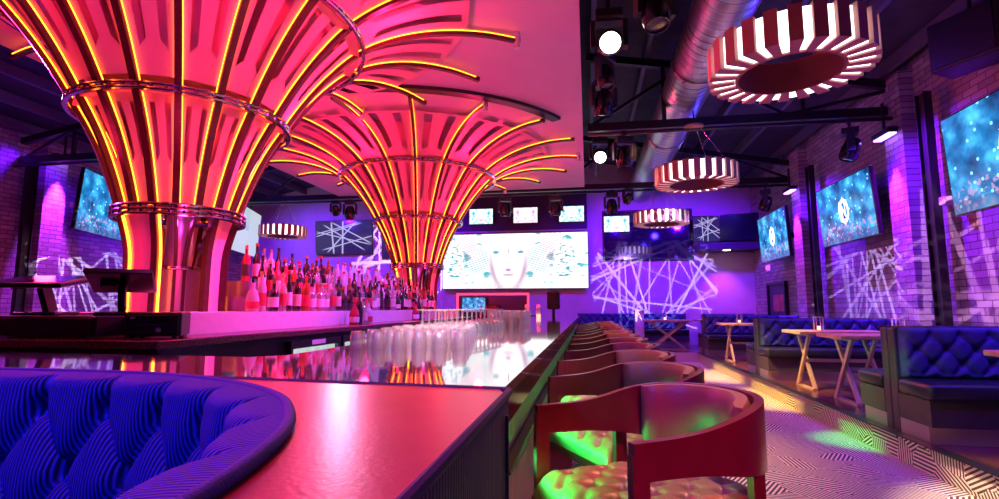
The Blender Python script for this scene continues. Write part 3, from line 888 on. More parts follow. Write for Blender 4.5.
def lantern(label, loc):
    t = thing('table_lantern', label, 'lantern', loc, 0, 'table lanterns')
    bm = bmesh.new()
    for sx in (-1, 1):
        for sy in (-1, 1): bx(bm, sx*.04-.005, sx*.04+.005, sy*.04-.005, sy*.04+.005, 0, .17)
    bx(bm, -.046, .046, -.046, .046, -.0, .008); bx(bm, -.046, .046, -.046, .046, .17, .18)
    new_obj('frame', bm, M_tleg, t)
    bm = bmesh.new(); cyl(bm, (0, 0, .009), (0, 0, .06), .022, n=12); new_obj('candle', bm, M_candle, t, smooth=True, angle=.6)
    return t
TZ = PZ+.736
lantern('small lit lantern on the table in the middle booth', (2.95, 7.42, TZ))
lantern('small lit lantern on the table in the farther booth', (2.9, 10.85, TZ))
lantern('small lit lantern on the table before the far wall bench', (1.9, 13.7, TZ))
lantern('small lit lantern on the table just behind the nearest booth', (3.4, 6.5, TZ))

# ---------------------------------------------------------------- pendants
pd = thing('ring_pendant', 'x', 'pendant lamp', (0, 0, 0), 0, 'round drum pendants')
NB = 24; RO, RI, HH = .6, .385, .27
def ringwall(bm, r0, r1, z0, z1, n=72): lathe(bm, [(r0, z0), (r1, z0), (r1, z1), (r0, z1)], n, close=True)
bm = bmesh.new(); ringwall(bm, RI+.012, RO-.035, .015, HH-.015); new_obj('light_diffuser', bm, M_pendlight, pd, smooth=True, angle=.6)
bm = bmesh.new(); ringwall(bm, RI-.012, RI+.011, 0, HH); new_obj('inner_band', bm, M_pendring, pd, smooth=True, angle=.6)
bm = bmesh.new(); w0 = RI*2*PI/NB*.29; w1 = RO*2*PI/NB*.29
vv = [bm.verts.new(p) for p in ((RI+.0125, -w0, 0), (RO, -w1, 0), (RO, w1, 0), (RI+.0125, w0, 0), (RI+.0125, -w0, HH), (RO, -w1, HH), (RO, w1, HH), (RI+.0125, w0, HH))]
for f in ((0,3,2,1),(4,5,6,7),(0,1,5,4),(1,2,6,5),(2,3,7,6),(3,0,4,7)): bm.faces.new([vv[i] for i in f])
b0 = new_obj('shade_block', bm, M_pendblock, pd)
for k in range(1, NB):
    c = b0.copy(); COL.objects.link(c); c.parent = pd; c.rotation_euler = (0, 0, 2*PI*k/NB)
bm = bmesh.new(); lathe(bm, [(.0, .9), (.14, .9), (.145, .93), (.0, .95)], 24); new_obj('ceiling_canopy', bm, M_pendblock, pd, smooth=True, angle=.6)
for k in range(4):
    a = PI/4 + k*PI/2; bm = bmesh.new(); cyl(bm, (.09*math.cos(a), .09*math.sin(a), .9), (.5*math.cos(a), .5*math.sin(a), HH-.016), .0035, n=5); new_obj('cable', bm, M_chrome, pd)
bm = bmesh.new(); cyl(bm, (0, 0, .945), (0, 0, 1.165), .012, n=6); new_obj('drop_rod', bm, M_black, pd)
PP = [((1.62, 4.3, 3.08), 'white and red striped ring pendant, the largest at upper right'),
      ((1.66, 8.15, 3.09), 'striped ring pendant in the middle of the right row'),
      ((1.66, 12.0, 3.09), 'striped ring pendant farthest in the right row, before the purple wall'),
      ((-8.0, 12.6, 3.12), 'striped ring pendant left of the far tower above the bottles')]
for i, (loc, lab) in enumerate(PP):
    if i == 0: pd.location = loc; pd['label'] = lab
    else: copy_tree(pd, lab, None, loc, i*.1)

# ---------------------------------------------------------------- stage lights
def mover(loc, label, rx=0.0, rz=0.0, lit=False, scale=1.0, drop=.25, top=None):
    if abs(loc[1]-12.3) < .01: loc = (loc[0], 12.38, loc[2]); top = 3.98
    if loc[0] > 0 and loc[0] < .3: loc = (.25, loc[1], loc[2]); top = 4.4
    if top: drop = (top-loc[2])/scale - .32
    t = thing('moving_head_light', label, 'stage light', loc, rz, 'stage lights')
    t.scale = (scale,)*3
    bm = bmesh.new(); cyl(bm, (0, 0, .30), (0, 0, .30+drop), .022, n=8); bx(bm, -.05, .05, -.03, .03, .30+drop-.02, .30+drop+.05); new_obj('clamp', bm, M_darksteel, t)
    new_obj('base', box_bm(-.13, .13, -.11, .11, .21, .30, bevel=.015), M_black, t)
    bm = bmesh.new()
    for s in (-1, 1): bx(bm, s*.155-.022, s*.155+.022, -.05, .05, -.06, .2)
    bx(bm, -.177, .177, -.05, .05, .2, .2095); new_obj('yoke', bm, M_black, t)
    bm = bmesh.new(); lathe(bm, [(0, .16), (.075, .155), (.105, .1), (.125, .0), (.125, -.11), (.11, -.17), (.1, -.175), (.1, -.15), (0, -.15)], 20)
    h = new_obj('lamp_head', bm, M_blackgloss, t, rot=(rx, 0, 0), smooth=True, angle=.7)
    bm = bmesh.new(); lathe(bm, [(0, -.158), (.05, -.163), (.098, -.152), (.098, -.1495), (0, -.1495)], 20); new_obj('lens', bm, M_lamp if lit else M_lens, h, smooth=True, angle=.7)
    return t
LAMPS = []
mover((.19, 4.92, 3.8), 'brightly lit stage spotlight beside the pink ceiling edge, nearest the camera', math.radians(-62), math.radians(2), True, 1, .5)
mover((.6, 4.28, 3.72), 'dark moving head light at top, right of the lit spotlight', math.radians(-12), .3, False, .95, top=3.98)
mover((.21, 6.7, 3.9), 'dark moving head light between the two lit spotlights', math.radians(10), .4, False, 1, .3)
mover((.22, 6.0, 3.95), 'small dark moving head above the middle of the lighting bar', math.radians(-8), .9, False, .8, .3)
mover((.25, 8.95, 3.86), 'brightly lit stage spotlight beside the pink ceiling edge, farther one', math.radians(-62), math.radians(2), True, 1, .5)
mover((.61, 8.18, 3.6), 'dark moving head light right of the farther lit spotlight', math.radians(5), .2, False, 1, top=3.98)
mover((-1.95, 12.3, 3.62), 'dark moving head left of centre above the video wall', 0, .3)
mover((-.72, 12.3, 3.6), 'dark moving head right of centre above the video wall', 0, -.2)
mover((.6, 12.3, 3.62), 'dark moving head right of the video wall, lower of the pair', 0, .1, False, 1.05)
mover((.98, 12.3, 3.8), 'small dark moving head beside the duct end', math.radians(40), .5, False, .75)
mover((-6.4, 12.3, 3.75), 'small dark moving head left of the far tower', math.radians(30), .2, False, .8)
mover((-6.0, 12.3, 3.68), 'dark moving head close beside the far tower', 0, .2, False, 1.0)
mover((-6.6, 8.18, 3.62), 'lit stage spotlight seen between the two funnel towers', math.radians(-60), .9, True, .9, top=3.98)
mover((-6.5, 4.28, 3.6), 'dark stage can light cut off by the left edge', math.radians(0), .4, False, 1.1, top=3.98) 
mover((3.85, 8.18, 3.55), 'dark moving head above the middle wall screen', math.radians(20), 1.2, False, 1.0, top=3.98)
mover((4.0, 12.38, 3.58), 'dark moving head above the farthest wall screen', math.radians(20), 1.2, False, 1.0, top=3.98)
bm = bmesh.new(); cyl(bm, (.25, 3.0, 4.4), (.25, 12.4, 4.4), .028, n=10)
o = tag(new_obj('lighting_bar', bm, M_black, smooth=True, angle=.6), 'long black lighting bar beside the edge of the pink ceiling', 'lighting bar')
for y in (3.6, 5.6, 9.6, 11.6):
    bm = bmesh.new(); cyl(bm, (.25, y, 4.42), (.25, y, 5.35), .012, n=6); new_obj('hanger_rod', bm, M_black, o)

# ---------------------------------------------------------------- screens
def tv(name, label, w, h, m, loc, rot, group='wall screens', cat='screen', arm=None, emblem=False):
    """screen facing local -y, centred"""
    t = bpy.data.objects.new(name, None); COL.objects.link(t); t.location = loc; t.rotation_euler = rot; tag(t, label, cat, group)
    new_obj('bezel', box_bm(-w/2-.018, w/2+.018, 0, .07, -h/2-.018, h/2+.018, bevel=.006, seg=1), M_blackgloss, t)
    bm = bmesh.new(); grid(bm, lambda u, v: (-w/2+w*u, -.002, -h/2+h*v), 1, 1, uv=(1, 1)); new_obj('display', bm, m, t)
    if arm:
        bm = bmesh.new(); bar(bm, (0, .07, 0), (0, .07+arm, 0), .12, .12); bx(bm, -.2, .2, .07, .09, -.2, .2); new_obj('wall_arm', bm, M_black, t)
    if emblem:
        lm = mat('emblem_glow', (1, 1, 1), .5, emit=(.8, .95, 1), strength=1.6)
        bm = bmesh.new(); s = h*.19
        for r in (1.0, .78):
            lathe(bm, [(s*r-.012, -.004), (s*r+.012, -.004), (s*r+.012, -.001), (s*r-.012, -.001)], 40, close=True)
        bar(bm, (-s*.4, -s*.6, -.0025), (-s*.4, s*.5, -.0025), .03, .003); bar(bm, (-s*.4, s*.5, -.0025), (s*.3, -s*.5, -.0025), .03, .003)
        bar(bm, (s*.3, -s*.5, -.0025), (s*.3, s*.6, -.0025), .03, .003)
        for k in range(8):
            a = k*PI/4; bar(bm, (s*.8*math.cos(a), s*.8*math.sin(a), -.0025), (s*1.2*math.cos(a), s*1.2*math.sin(a), -.0025), .02, .003)
        bmesh.ops.rotate(bm, verts=bm.verts, cent=(0, 0, 0), matrix=Matrix.Rotation(PI/2, 3, 'X'))
        for v in bm.verts: v.co.y = -.004 - abs(v.co.y)*.3; v.co.x *= .8
        new_obj('emblem', bm, lm, t)
    return t
t = tv('video_wall', 'huge bright white and aqua video wall on the far wall', 4.35, 1.64, M_ledwall, (-2.15, 15.3, 2.63), (0, 0, 0), None, 'video wall', .1)
for x, m, lab in ((-3.16, M_aqua, 'small screen above the video wall, left of the three'), (-1.8, M_pink, 'small pink screen above the video wall, middle of the three'), (-.43, M_aqua, 'small screen above the video wall, right of the three')):
    tv('small_screen', lab, .72, .46, m, (x, 15.32, 4.0), (0, 0, 0), 'small screens over the video wall', 'screen', .08)
tv('small_screen', 'small aqua screen right of the video wall under the moving heads', .72, .46, M_aqua, (.87, 15.377, 3.67), (0, 0, 0), None, 'screen')
W_, H_ = 1.95, 1.1
tr = math.radians
tv('wall_screen', 'large blue screen tilted on the right wall, nearest the camera', 1.88, 1.06, M_blue, (3.935, 5.43, 2.77), (tr(3), 0, tr(-91.6)), 'wall screens', 'screen', .5, True)
tv('wall_screen', 'large blue screen with round white emblem, middle of the right wall', 1.77, 1.0, M_blue, (4.16, 9.21, 2.81), (tr(4), 0, tr(-89.7)), 'wall screens', 'screen', .3, True)
tv('wall_screen', 'large blue screen with round white emblem, farthest on the right wall', 1.8, 1.01, M_blue, (4.04, 12.22, 2.8), (tr(3), 0, tr(-91)), 'wall screens', 'screen', .4, True)
tv('wall_screen', 'large blue screen on the left brick wall behind the near tower', 2.12, 1.2, M_blue, (-10.14, 9.44, 3.36), (tr(4), 0, tr(113)), 'wall screens', 'screen', .6)
tv('wall_screen', 'pale menu screen on the left wall seen right of the near tower', 2.3, 1.3, M_plain, (-9.6, 13.35, 3.42), (tr(4), 0, tr(109)), 'wall screens', 'screen', .9)
tv('wall_screen', 'dark screen with painted gobo light lines behind the bottles at left', 1.9, 1.05, M_gobolines, (-7.6, 15.3, 3.45), (tr(6), 0, 0), 'wall screens', 'screen', .1)
tv('wall_screen', 'dark screen with pale picture left of the far tower', 2.2, 1.25, M_gobolines, (-5.2, 15.3, 3.4), (tr(6), 0, 0), 'wall screens', 'screen', .1)
# dark niche behind the small screens, header, mirror glass, mezzanine box
struct(new_obj('trim_4', box_bm(-4.4, .02, 15.42, 15.499, 3.55, 4.75), M_fascia))
struct(new_obj('trim_5', box_bm(-4.4, .02, 15.36, 15.499, 3.5, 3.549), M_plaster))
M_mirror = mat('dark_mirror_glass', (.16, .12, .3), .06, .9)
o = thing('dark_window', 'large dark reflective window on the far wall right of the video wall', 'window', (1.73, 15.46, 3.3))
new_obj('frame', box_bm(-1.27, 1.27, 0, .039, -.72, .78), M_black, o); new_obj('pane', box_bm(-1.22, 1.22, -.012, -.0005, -.67, .73), M_mirror, o)
struct(new_obj('trim_6', box_bm(3.02, XR-.001, 14.6, 15.498, 2.8, 2.98), M_fascia))
tv('wall_screen', 'screen with painted gobo light lines above the far right ledge', .8, .7, M_gobolines, (3.35, 15.1, 3.42), (tr(4), 0, 0), 'wall screens', 'screen', .3)
tv('wall_screen', 'switched off screen above the far right ledge', .95, .7, M_off, (4.1, 14.9, 3.42), (tr(4), 0, tr(-12)), 'wall screens', 'screen', .3)
o = thing('ledge_downlight', 'round white downlight under the far right ledge', 'downlight', (3.75, 14.9, 2.8)); 
bm = bmesh.new(); lathe(bm, [(0, -.012), (.09, -.012), (.1, 0), (0, 0)], 20); new_obj('lens', bm, M_lamp, o)
o = thing('exit_sign', 'small red exit sign on the far end of the right wall', 'sign', (4.58, 14.3, 2.25), -PI/2)
new_obj('housing', box_bm(-.17, .17, -.0, .019, -.09, .09), M_white, o)
cu = bpy.data.curves.new('lettering', 'FONT'); cu.body = 'EXIT'; cu.size = .15; cu.align_x = 'CENTER'; cu.align_y = 'CENTER'; cu.extrude = .002
e0 = bpy.data.objects.new('lettering_curve', cu); me = bpy.data.meshes.new_from_object(e0); bpy.data.objects.remove(e0)
e = bpy.data.objects.new('lettering', me); COL.objects.link(e); e.parent = o; e.location = (0, -.004, 0); e.rotation_euler = (PI/2, 0, 0); me.materials.clear(); me.materials.append(M_green)
o = thing('framed_doorway', 'dark framed doorway at the far end of the right wall', 'doorway', (4.59, 13.68, .2), -PI/2)
bm = bmesh.new()
for a in (-.62, .56): bx(bm, a, a+.06, -.08, 0, 0, 1.6)
bx(bm, -.62, .62, -.08, 0, 1.6005, 1.66); new_obj('frame', bm, M_black, o)
new_obj('door_panel', box_bm(-.559, .559, -.03, 0, 0, 1.599), M_fascia, o)
new_obj('red_poster', box_bm(-.3, .4, -.034, -.0305, .95, 1.35), mat('faded_red_poster', (.5, .08, .14), .6, noise=.5, nscale=4), o)
# small wall gear on the right
o = thing('wall_camera', 'small pale camera on a bracket between the wall screens', 'camera', (4.58, 7.15, 2.55), PI/2)
new_obj('body', box_bm(-.06, .06, .06, .24, -.05, .05, bevel=.01), M_white, o); new_obj('bracket', box_bm(-.015, .015, 0, .0595, -.015, .015), M_black, o)
o = thing('wall_speaker', 'black loudspeaker hung high near the right wall', 'loudspeaker', (4.15, 6.1, 4.1), tr(-60))
new_obj('cabinet', box_bm(-.32, .32, -.2, .2, -.28, .28, bevel=.02), M_black, o); new_obj('grille', box_bm(-.28, .28, -.212, -.2005, -.24, .24), M_darksteel, o)
bm = bmesh.new(); cyl(bm, (0, 0, .28), (0, 0, .78), .02, n=8); new_obj('drop_rod', bm, M_black, o)
for i, (x, y, sgn) in enumerate(((4.32, 8.2, 1), (4.32, 11.85, 1), (4.32, 4.5, 1), (-10.7, 8.9, -1), (-10.7, 12.55, -1))):
    lab = ['violet wall washer above the brick pilaster in the middle of the right wall', 'violet wall washer above the farthest pilaster of the right wall', 'violet wall washer above the nearest pilaster of the right wall',
           'violet wall washer above the pilaster at the far left', 'violet wall washer above the farthest left pilaster'][i]
    o = thing('wall_washer', lab, 'wall light', (x, y, 3.72 if sgn > 0 else 4.3), 0, 'violet wall washers')
    new_obj('housing', box_bm(-.07, .07, -.22, .22, .0, .08, bevel=.01), M_black, o); new_obj('tube', box_bm(-.05, .05, -.2, .2, -.02, -.0005), M_uv, o)
    bm = bmesh.new(); bar(bm, (.0, 0, .08), (.0, 0, .5), .03, .03); new_obj('bracket', bm, M_black, o)

# ---------------------------------------------------------------- back bar gear: tills, cash drawer
o = thing('cash_drawer', 'black steel cash drawer on the near end of the back bar', 'cash drawer', (-2.425, 2.64, 1.061), math.radians(30))
new_obj('case', box_bm(-.135, .135, -.12, .13, .012, .145, bevel=.006, seg=1), M_black, o)
new_obj('drawer_front', box_bm(-.122, .122, -.128, -.1205, .02, .13, bevel=.003, seg=1), M_blackgloss, o)
new_obj('slot', box_bm(-.09, .07, -.1295, -.1281, .075, .081), M_lens, o)
bm = bmesh.new(); cyl(bm, (.03, -.128, .05), (.03, -.142, .05), .014, n=12); new_obj('lock', bm, M_chrome, o)
new_obj('maker_plate', box_bm(-.108, -.085, -.1295, -.1281, .112, .12), M_paper, o)
for sx in (-1, 1):
    for sy in (-1, 1): new_obj('foot', box_bm(sx*.1-.012, sx*.1+.012, sy*.09-.012, sy*.09+.012, 0, .012), M_black, o)
o = thing('cash_drawer', 'wide black cash drawer at left under the till', 'cash drawer', (-3.1, 2.62, 1.061))
new_obj('case', box_bm(-.47, .47, -.18, .2, .012, .125, bevel=.006, seg=1), M_black, o)
new_obj('drawer_front', box_bm(-.45, .45, -.188, -.1805, .02, .112, bevel=.003, seg=1), M_black, o)
for sx in (-1, 1):
    for sy in (-1, 1): new_obj('foot', box_bm(sx*.36-.015, sx*.36+.015, sy*.15-.015, sy*.15+.015, 0, .012), M_black, o)
def till(label, loc, rz, tilt, w):
    t = thing('point_of_sale_till', label, 'till', loc, rz, 'tills on the back bar')
    new_obj('foot', box_bm(-.12, .12, -.1, .1, 0, .02, bevel=.006), M_black, t)
    bm = bmesh.new(); bar(bm, (0, .03, .02), (0, -.04, .17), .07, .035, up=(1, 0, 0)); new_obj('stand', bm, M_black, t)
    s = new_obj('touch_screen', box_bm(-w/2, w/2, -.17, .17, -.015, .015, bevel=.006), M_blackgloss, t, loc=(0, -.05, .2), rot=(tilt, 0, 0))
    new_obj('display', box_bm(-w/2+.02, w/2-.02, -.15, .15, .0152, .017), M_off, s)
    bm = bmesh.new(); bx(bm, -w/2+.06, -w/2+.14, -.03, .03, -.04, -.0155); new_obj('card_reader', bm, M_black, s)
    return t
till('black till with flat tilted screen at the far left of the back bar', (-3.22, 2.66, 1.187), tr(14), tr(10), .44)
till('black till angled toward the cash drawer beside the near tower', (-2.72, 2.68, 1.187), tr(38), tr(-17), .32)

# serving station beyond the bar end
o = thing('serving_station', 'dark serving counter with red lit frame beyond the end of the bar', 'serving station', (-2.1, 11.5, 0))
new_obj('cabinet', box_bm(-1.0, 1.0, -.3, .3, 0, 1.08), M_cabinet, o)
bm = bmesh.new()
for x in (-.82, .78): bx(bm, x, x+.04, -.05, -.01, 1.081, 1.52)
bx(bm, -.82, .82, -.05, -.01, 1.5205, 1.56); new_obj('frame', bm, M_redframe, o)
new_obj('back_panel', box_bm(-.779, .779, .0, .02, 1.081, 1.5), mat('navy_back_panel', (.06, .04, .2), .3), o)
s = tv('till_screen', 'lit blue till screen on the serving station beyond the bar', .52, .32, M_blue, (-2.5, 11.34, 1.3), (tr(-8), 0, 0), None, 'screen')
new_obj('stand', box_bm(-.05, .05, .02, .06, -.22, -.179), M_black, s)
s = thing('menu_box', 'small dark red box on the serving station', 'box', (-2.08, 11.32, 1.081)); new_obj('body', box_bm(-.13, .13, -.08, .08, 0, .2, bevel=.005, seg=1), mat('dark_red_card', (.3, .03, .05), .5), s); new_obj('lid', box_bm(-.135, .135, -.085, .085, .2005, .225), M_fascia, s)
s = thing('speaker_monitor', 'angular dark monitor beside the serving station', 'monitor', (-.75, 11.6, 0)); new_obj('stand', box_bm(-.03, .03, -.03, .03, 0, 1.2), M_black, s); new_obj('cabinet', box_bm(-.14, .14, -.12, .12, 1.2005, 1.6, bevel=.03), M_black, s)

# sauce jars on the bar, glow put into the filling and lid materials
for i, (x, y) in enumerate(((-.95, 8.2), (-.8, 8.55))):
    o = thing('condiment_bottle', ['red lidded sauce jar on the far bar top, left one', 'red lidded sauce jar on the far bar top, right one'][i], 'jar', (x, y, CT+.001), 0, 'sauce jars')
    bm = bmesh.new(); lathe(bm, [(0, 0), (.04, 0), (.042, .02), (.04, .14), (.025, .17), (0, .17)], 14); new_obj('jar', bm, M_glass, o, smooth=True, angle=.7)
    bm = bmesh.new(); lathe(bm, [(0, .002), (.036, .002), (.036, .06), (0, .06)], 12); new_obj('filling', bm, M_candle, o)
    bm = bmesh.new(); lathe(bm, [(0, .171), (.03, .171), (.028, .21), (0, .215)], 12); new_obj('lid', bm, M_redframe, o, smooth=True, angle=.7)

# ---------------------------------------------------------------- glasses
def proto(name, cat, group): return thing(name, 'x', cat, (0, 0, 0), 0, group)
def tumbler_mesh():
    bm = bmesh.new(); lathe(bm, [(0, .0655), (.024, .0675), (.027, .064), (.031, .0), (.029, .0), (.024, .056), (0, .053)], 16); return bm
def coupe_mesh():
    bm = bmesh.new(); lathe(bm, [(0, .15), (.034, .151), (.035, .147), (.006, .142), (.0045, .08), (.012, .07), (.035, .05), (.046, .0), (.0445, .0), (.033, .047), (0, .064)], 16); return bm
used = {}
def glass(kind, x, y, z, label):
    me = used.get(kind)
    if me is None:
        o = new_obj('tumbler' if kind == 't' else 'stem_glass', tumbler_mesh() if kind == 't' else coupe_mesh(), M_glass, smooth=True, angle=.8)
        used[kind] = o
    else:
        o = me.copy(); COL.objects.link(o)
    o.location = (x, y, z); o.rotation_euler = (0, 0, random.random()*6)
    tag(o, label, 'glass', 'upturned tumblers on the bar' if kind == 't' else 'upturned stem glasses on the bar')
Z0 = CT+.001
for r in range(5):
    for c in range(6):
        y = 1.96 + r*.2 + c*.02; x = -.90 - r*.02 + c*(.078 - r*.003)
        glass('t', x, y, Z0, 'upturned clear tumbler in the near cluster, %s row back, %s from left' % (ordw[r], ordw[c]))
for r in range(2):
    for c in range(14):
        x = -.965 + c*.012 + r*.1; y = 2.98 + c*.0945
        glass('c', x, y, Z0, 'upturned stem glass in the %s line behind the tumblers, %s from the camera' % (('left', 'right')[r], ordw[c]))
for lev in range(2):
    for r in range(4):
        for c in range(6):
            x = -.80 + r*.085; y = 4.33 + c*.09
            glass('t', x, y, Z0+lev*.0685, 'upturned tumbler in the far stacked block, %s layer, row %s, %s from front' % (('lower', 'upper')[lev], ('one', 'two', 'three', 'four')[r], ordw[c]))

# ---------------------------------------------------------------- bottles
SH = [  # profile (r,z) for body, neck top z, cap
    ('tall', [(0, 0), (.036, 0), (.038, .01), (.038, .19), (.03, .225), (.014, .25), (.0135, .30), (0, .30)], .30, .012),
    ('square', [(0, 0), (.042, 0), (.044, .01), (.044, .15), (.036, .175), (.016, .19), (.015, .235), (0, .235)], .235, .018),
    ('round', [(0, 0), (.045, 0), (.05, .03), (.05, .10), (.038, .15), (.016, .185), (.015, .23), (0, .23)], .23, .017),
    ('slim', [(0, 0), (.03, 0), (.032, .01), (.032, .21), (.013, .27), (.0125, .335), (0, .335)], .335, .013)]
GC = [('clear', M_glass), ('dark', mat('dark_bottle_glass', (.03, .012, .015), .08, coat=.6)), ('amber', mat('amber_spirit', (.6, .16, .05), .08, trans=.5)), ('ruby', mat('ruby_spirit', (.7, .05, .1), .08, trans=.4)), ('frosted', mat('frosted_bottle', (.8, .72, .78), .3, trans=.3))]
LB = [('white', M_paper), ('black', mat('black_label', (.03, .03, .03), .5)), ('cream', mat('cream_label', (.75, .6, .5), .6)), ('red', mat('red_label', (.6, .05, .08), .5))]
CP = [('red', mat('red_cap', (.6, .03, .04), .35)), ('black', M_black), ('silver', M_chrome), ('gold', mat('gold_cap', (.8, .5, .2), .3, 1.0))]
bcache = {}
def bottle(si, gi, li, ci, loc, label, group):
    key = (si, gi, li, ci); nm, prof, top, cr = SH[si]
    if key not in bcache:
        o = bpy.data.objects.new('liquor_bottle', None); COL.objects.link(o); o.empty_display_size = .05
        bm = bmesh.new(); lathe(bm, prof, 14); new_obj('glass_body', bm, GC[gi][1], o, smooth=True, angle=.7)
        rb = prof[3][0]+.0008; za = prof[3][1]*.25; zb = prof[3][1]*.8
        bm = bmesh.new(); lathe(bm, [(rb, za), (rb, zb)], 16, a0=-2.4+0, a1=.8); new_obj('label', bm, LB[li][1], o, smooth=True)
        bm = bmesh.new(); lathe(bm, [(0, top+.0005), (cr+.002, top+.0005), (cr+.002, top+.03), (0, top+.032)], 12); new_obj('cap', bm, CP[ci][1], o, smooth=True, angle=.7)
        bcache[key] = o; o = o
    else:
        o = copy_tree(bcache[key])
    o.location = loc; o.rotation_euler = (0, 0, random.uniform(-.5, .5)); tag(o, label, 'bottle', group)
# tiered riser the back rows stand on
t = thing('bottle_riser', 'stepped pale riser holding the back rows of bottles', 'shelf', (0, 0, 1.201))
M_smoke = mat('smoked_acrylic', (.22, .1, .18), .2)
new_obj('lower_step', box_bm(-3.32, -2.78, 4.12, 8.6, 0, .13), M_smoke, t)
new_obj('upper_step', box_bm(-3.22, -2.98, 4.2, 8.5, .131, .27), M_smoke, t)
rows = [(-2.62, 1.2005, 38, 3.75, 8.65, 'front row on white ledge'), (-2.85, 1.3315, 36, 4.2, 8.5, 'middle row on lower step'), (-3.07, 1.4715, 34, 4.28, 8.42, 'back row on upper step')]
rr = random.Random(11)
for (x, z, n, y0, y1, rn) in rows:
    last = None
    for i in range(n):
        si = rr.choice([0, 0, 1, 2, 3, 0]); gi = rr.choice([0, 1, 1, 1, 2, 3, 0, 1, 4]); li = rr.randrange(4); ci = rr.choice([0, 0, 1, 2, 3])
        if rn[0] == 'b' and 14 <= i <= 25: si, gi, li, ci = 0, 4, 0, 0
        y = y0 + (y1-y0)*i/(n-1) + rr.uniform(-.012, .012)
        tens = i+1
        w = (ordw[i] + ' from near tower' if i < 19 else ordw[n-1-i] + ' from far tower')
        bottle(si, gi, li, ci, (x + rr.uniform(-.02, .02), y, z), '%s %s bottle, %s cap, %s in %s' % (SH[si][0], GC[gi][0], CP[ci][0], w, rn), 'liquor bottles on the back bar')
for i, (y, gi) in enumerate(((5.02, 3), (5.13, 1), (5.24, 0), (5.36, 4))):
    bottle((2, 0, 1, 2)[i], gi, i % 4, i % 4, (-2.35, y, 1.0605), '%s %s bottle standing low on the stone top, %s from the camera' % (SH[(2, 0, 1, 2)[i]][0], GC[gi][0], ordw[i]), 'bottles on the stone top')
for i, (y, gi) in enumerate(((6.95, 3), (7.07, 1), (7.2, 2))):
    bottle((2, 0, 2)[i], gi, i % 4, (i+1) % 4, (-2.35, y, 1.0605), '%s %s bottle on the stone top beyond the first group, %s one' % (SH[(2, 0, 2)[i]][0], GC[gi][0], ordw[i]), 'bottles on the stone top')

# ---------------------------------------------------------------- lights
def light(typ, name, loc, energy, color, target=None, **kw):
    l = bpy.data.lights.new(name, typ); l.energy = energy; l.color = color
    for k, v in kw.items(): setattr(l, k, v)
    o = bpy.data.objects.new(name, l); COL.objects.link(o); o.location = loc
    if target is not None: o.rotation_euler = (V(target)-V(loc)).to_track_quat('-Z', 'Y').to_euler()
    return o
RED = (1, .015, .10); PINK = (1, .018, .14); MAG = (1, .06, .75); VIO = (.22, .02, 1); BLU = (.04, .05, 1); WARM = (1, .43, .15); GRN = (.02, 1, .12)
for (x, y) in (T1, T2):
    for k in range(6):                                      # added point lights outside the upper ring tint the ceiling pink
        a = k*PI/3 + .3
        light('POINT', 'ceiling_fill', (x+1.85*math.cos(a), y+1.85*math.sin(a), 3.5), 30, PINK, shadow_soft_size=.05)
    for k in range(4):
        a = k*PI/2 - .8
        light('POINT', 'foot_fill', (x+.85*math.cos(a), y+.85*math.sin(a), 1.62), 7, (1, .02, .12), shadow_soft_size=.06)  # point lights added to brighten the tower foot, no fixture
    light('POINT', 'foot_fill', (x+.28*math.cos(-.8), y+.28*math.sin(-.8), 1.9), 1.2, MAG, shadow_soft_size=.03)  # small added light inside the foot opening
    for k in range(5):
        a = k*2*PI/5 - .9
        light('POINT', 'tower_fill', (x+1.15*math.cos(a), y+1.15*math.sin(a), 2.3), 10, RED, shadow_soft_size=.08)  # added red lights in mid-air, brighten the funnel panels
# stage spots on the towers
light('SPOT', 'stage_spot', (.17, 4.75, 3.5), 750, RED, (T1[0], T1[1], 2.6), spot_size=tr(70), spot_blend=.6, shadow_soft_size=.1)
light('SPOT', 'stage_spot', (.2, 8.8, 3.5), 700, (1, .02, .05), (T2[0], T2[1], 2.5), spot_size=tr(60), spot_blend=.6, shadow_soft_size=.1)
light('SPOT', 'stage_spot', (-.6, .2, 3.9), 160, MAG, (T1[0]-.3, T1[1], 2.6), spot_size=tr(60), spot_blend=.7, shadow_soft_size=.1)
light('SPOT', 'stage_spot', (-6.2, 4.0, 3.5), 420, MAG, (T1[0], T1[1], 2.6), spot_size=tr(70), spot_blend=.6, shadow_soft_size=.1)
light('SPOT', 'stage_spot', (-.2, 6.2, 3.6), 260, RED, (1.6, 4.4, 3.2), spot_size=tr(60), spot_blend=.6, shadow_soft_size=.1)  # red spot added to colour the near pendant, no fixture
light('SPOT', 'stage_spot', (.0, 10.2, 3.6), 260, RED, (1.6, 8.2, 3.2), spot_size=tr(60), spot_blend=.6, shadow_soft_size=.1)  # same added red spot for the second pendant
light('SPOT', 'pendant_fill', (1.7, 5.4, .1), 60, MAG, (1.6, 5.0, 3.2), spot_size=tr(80), spot_blend=.6, shadow_soft_size=.1)  # added spots from below tint the pendant undersides, no fixture
light('SPOT', 'pendant_fill', (1.7, 9.4, .1), 60, MAG, (1.6, 9.0, 3.2), spot_size=tr(80), spot_blend=.6, shadow_soft_size=.1)
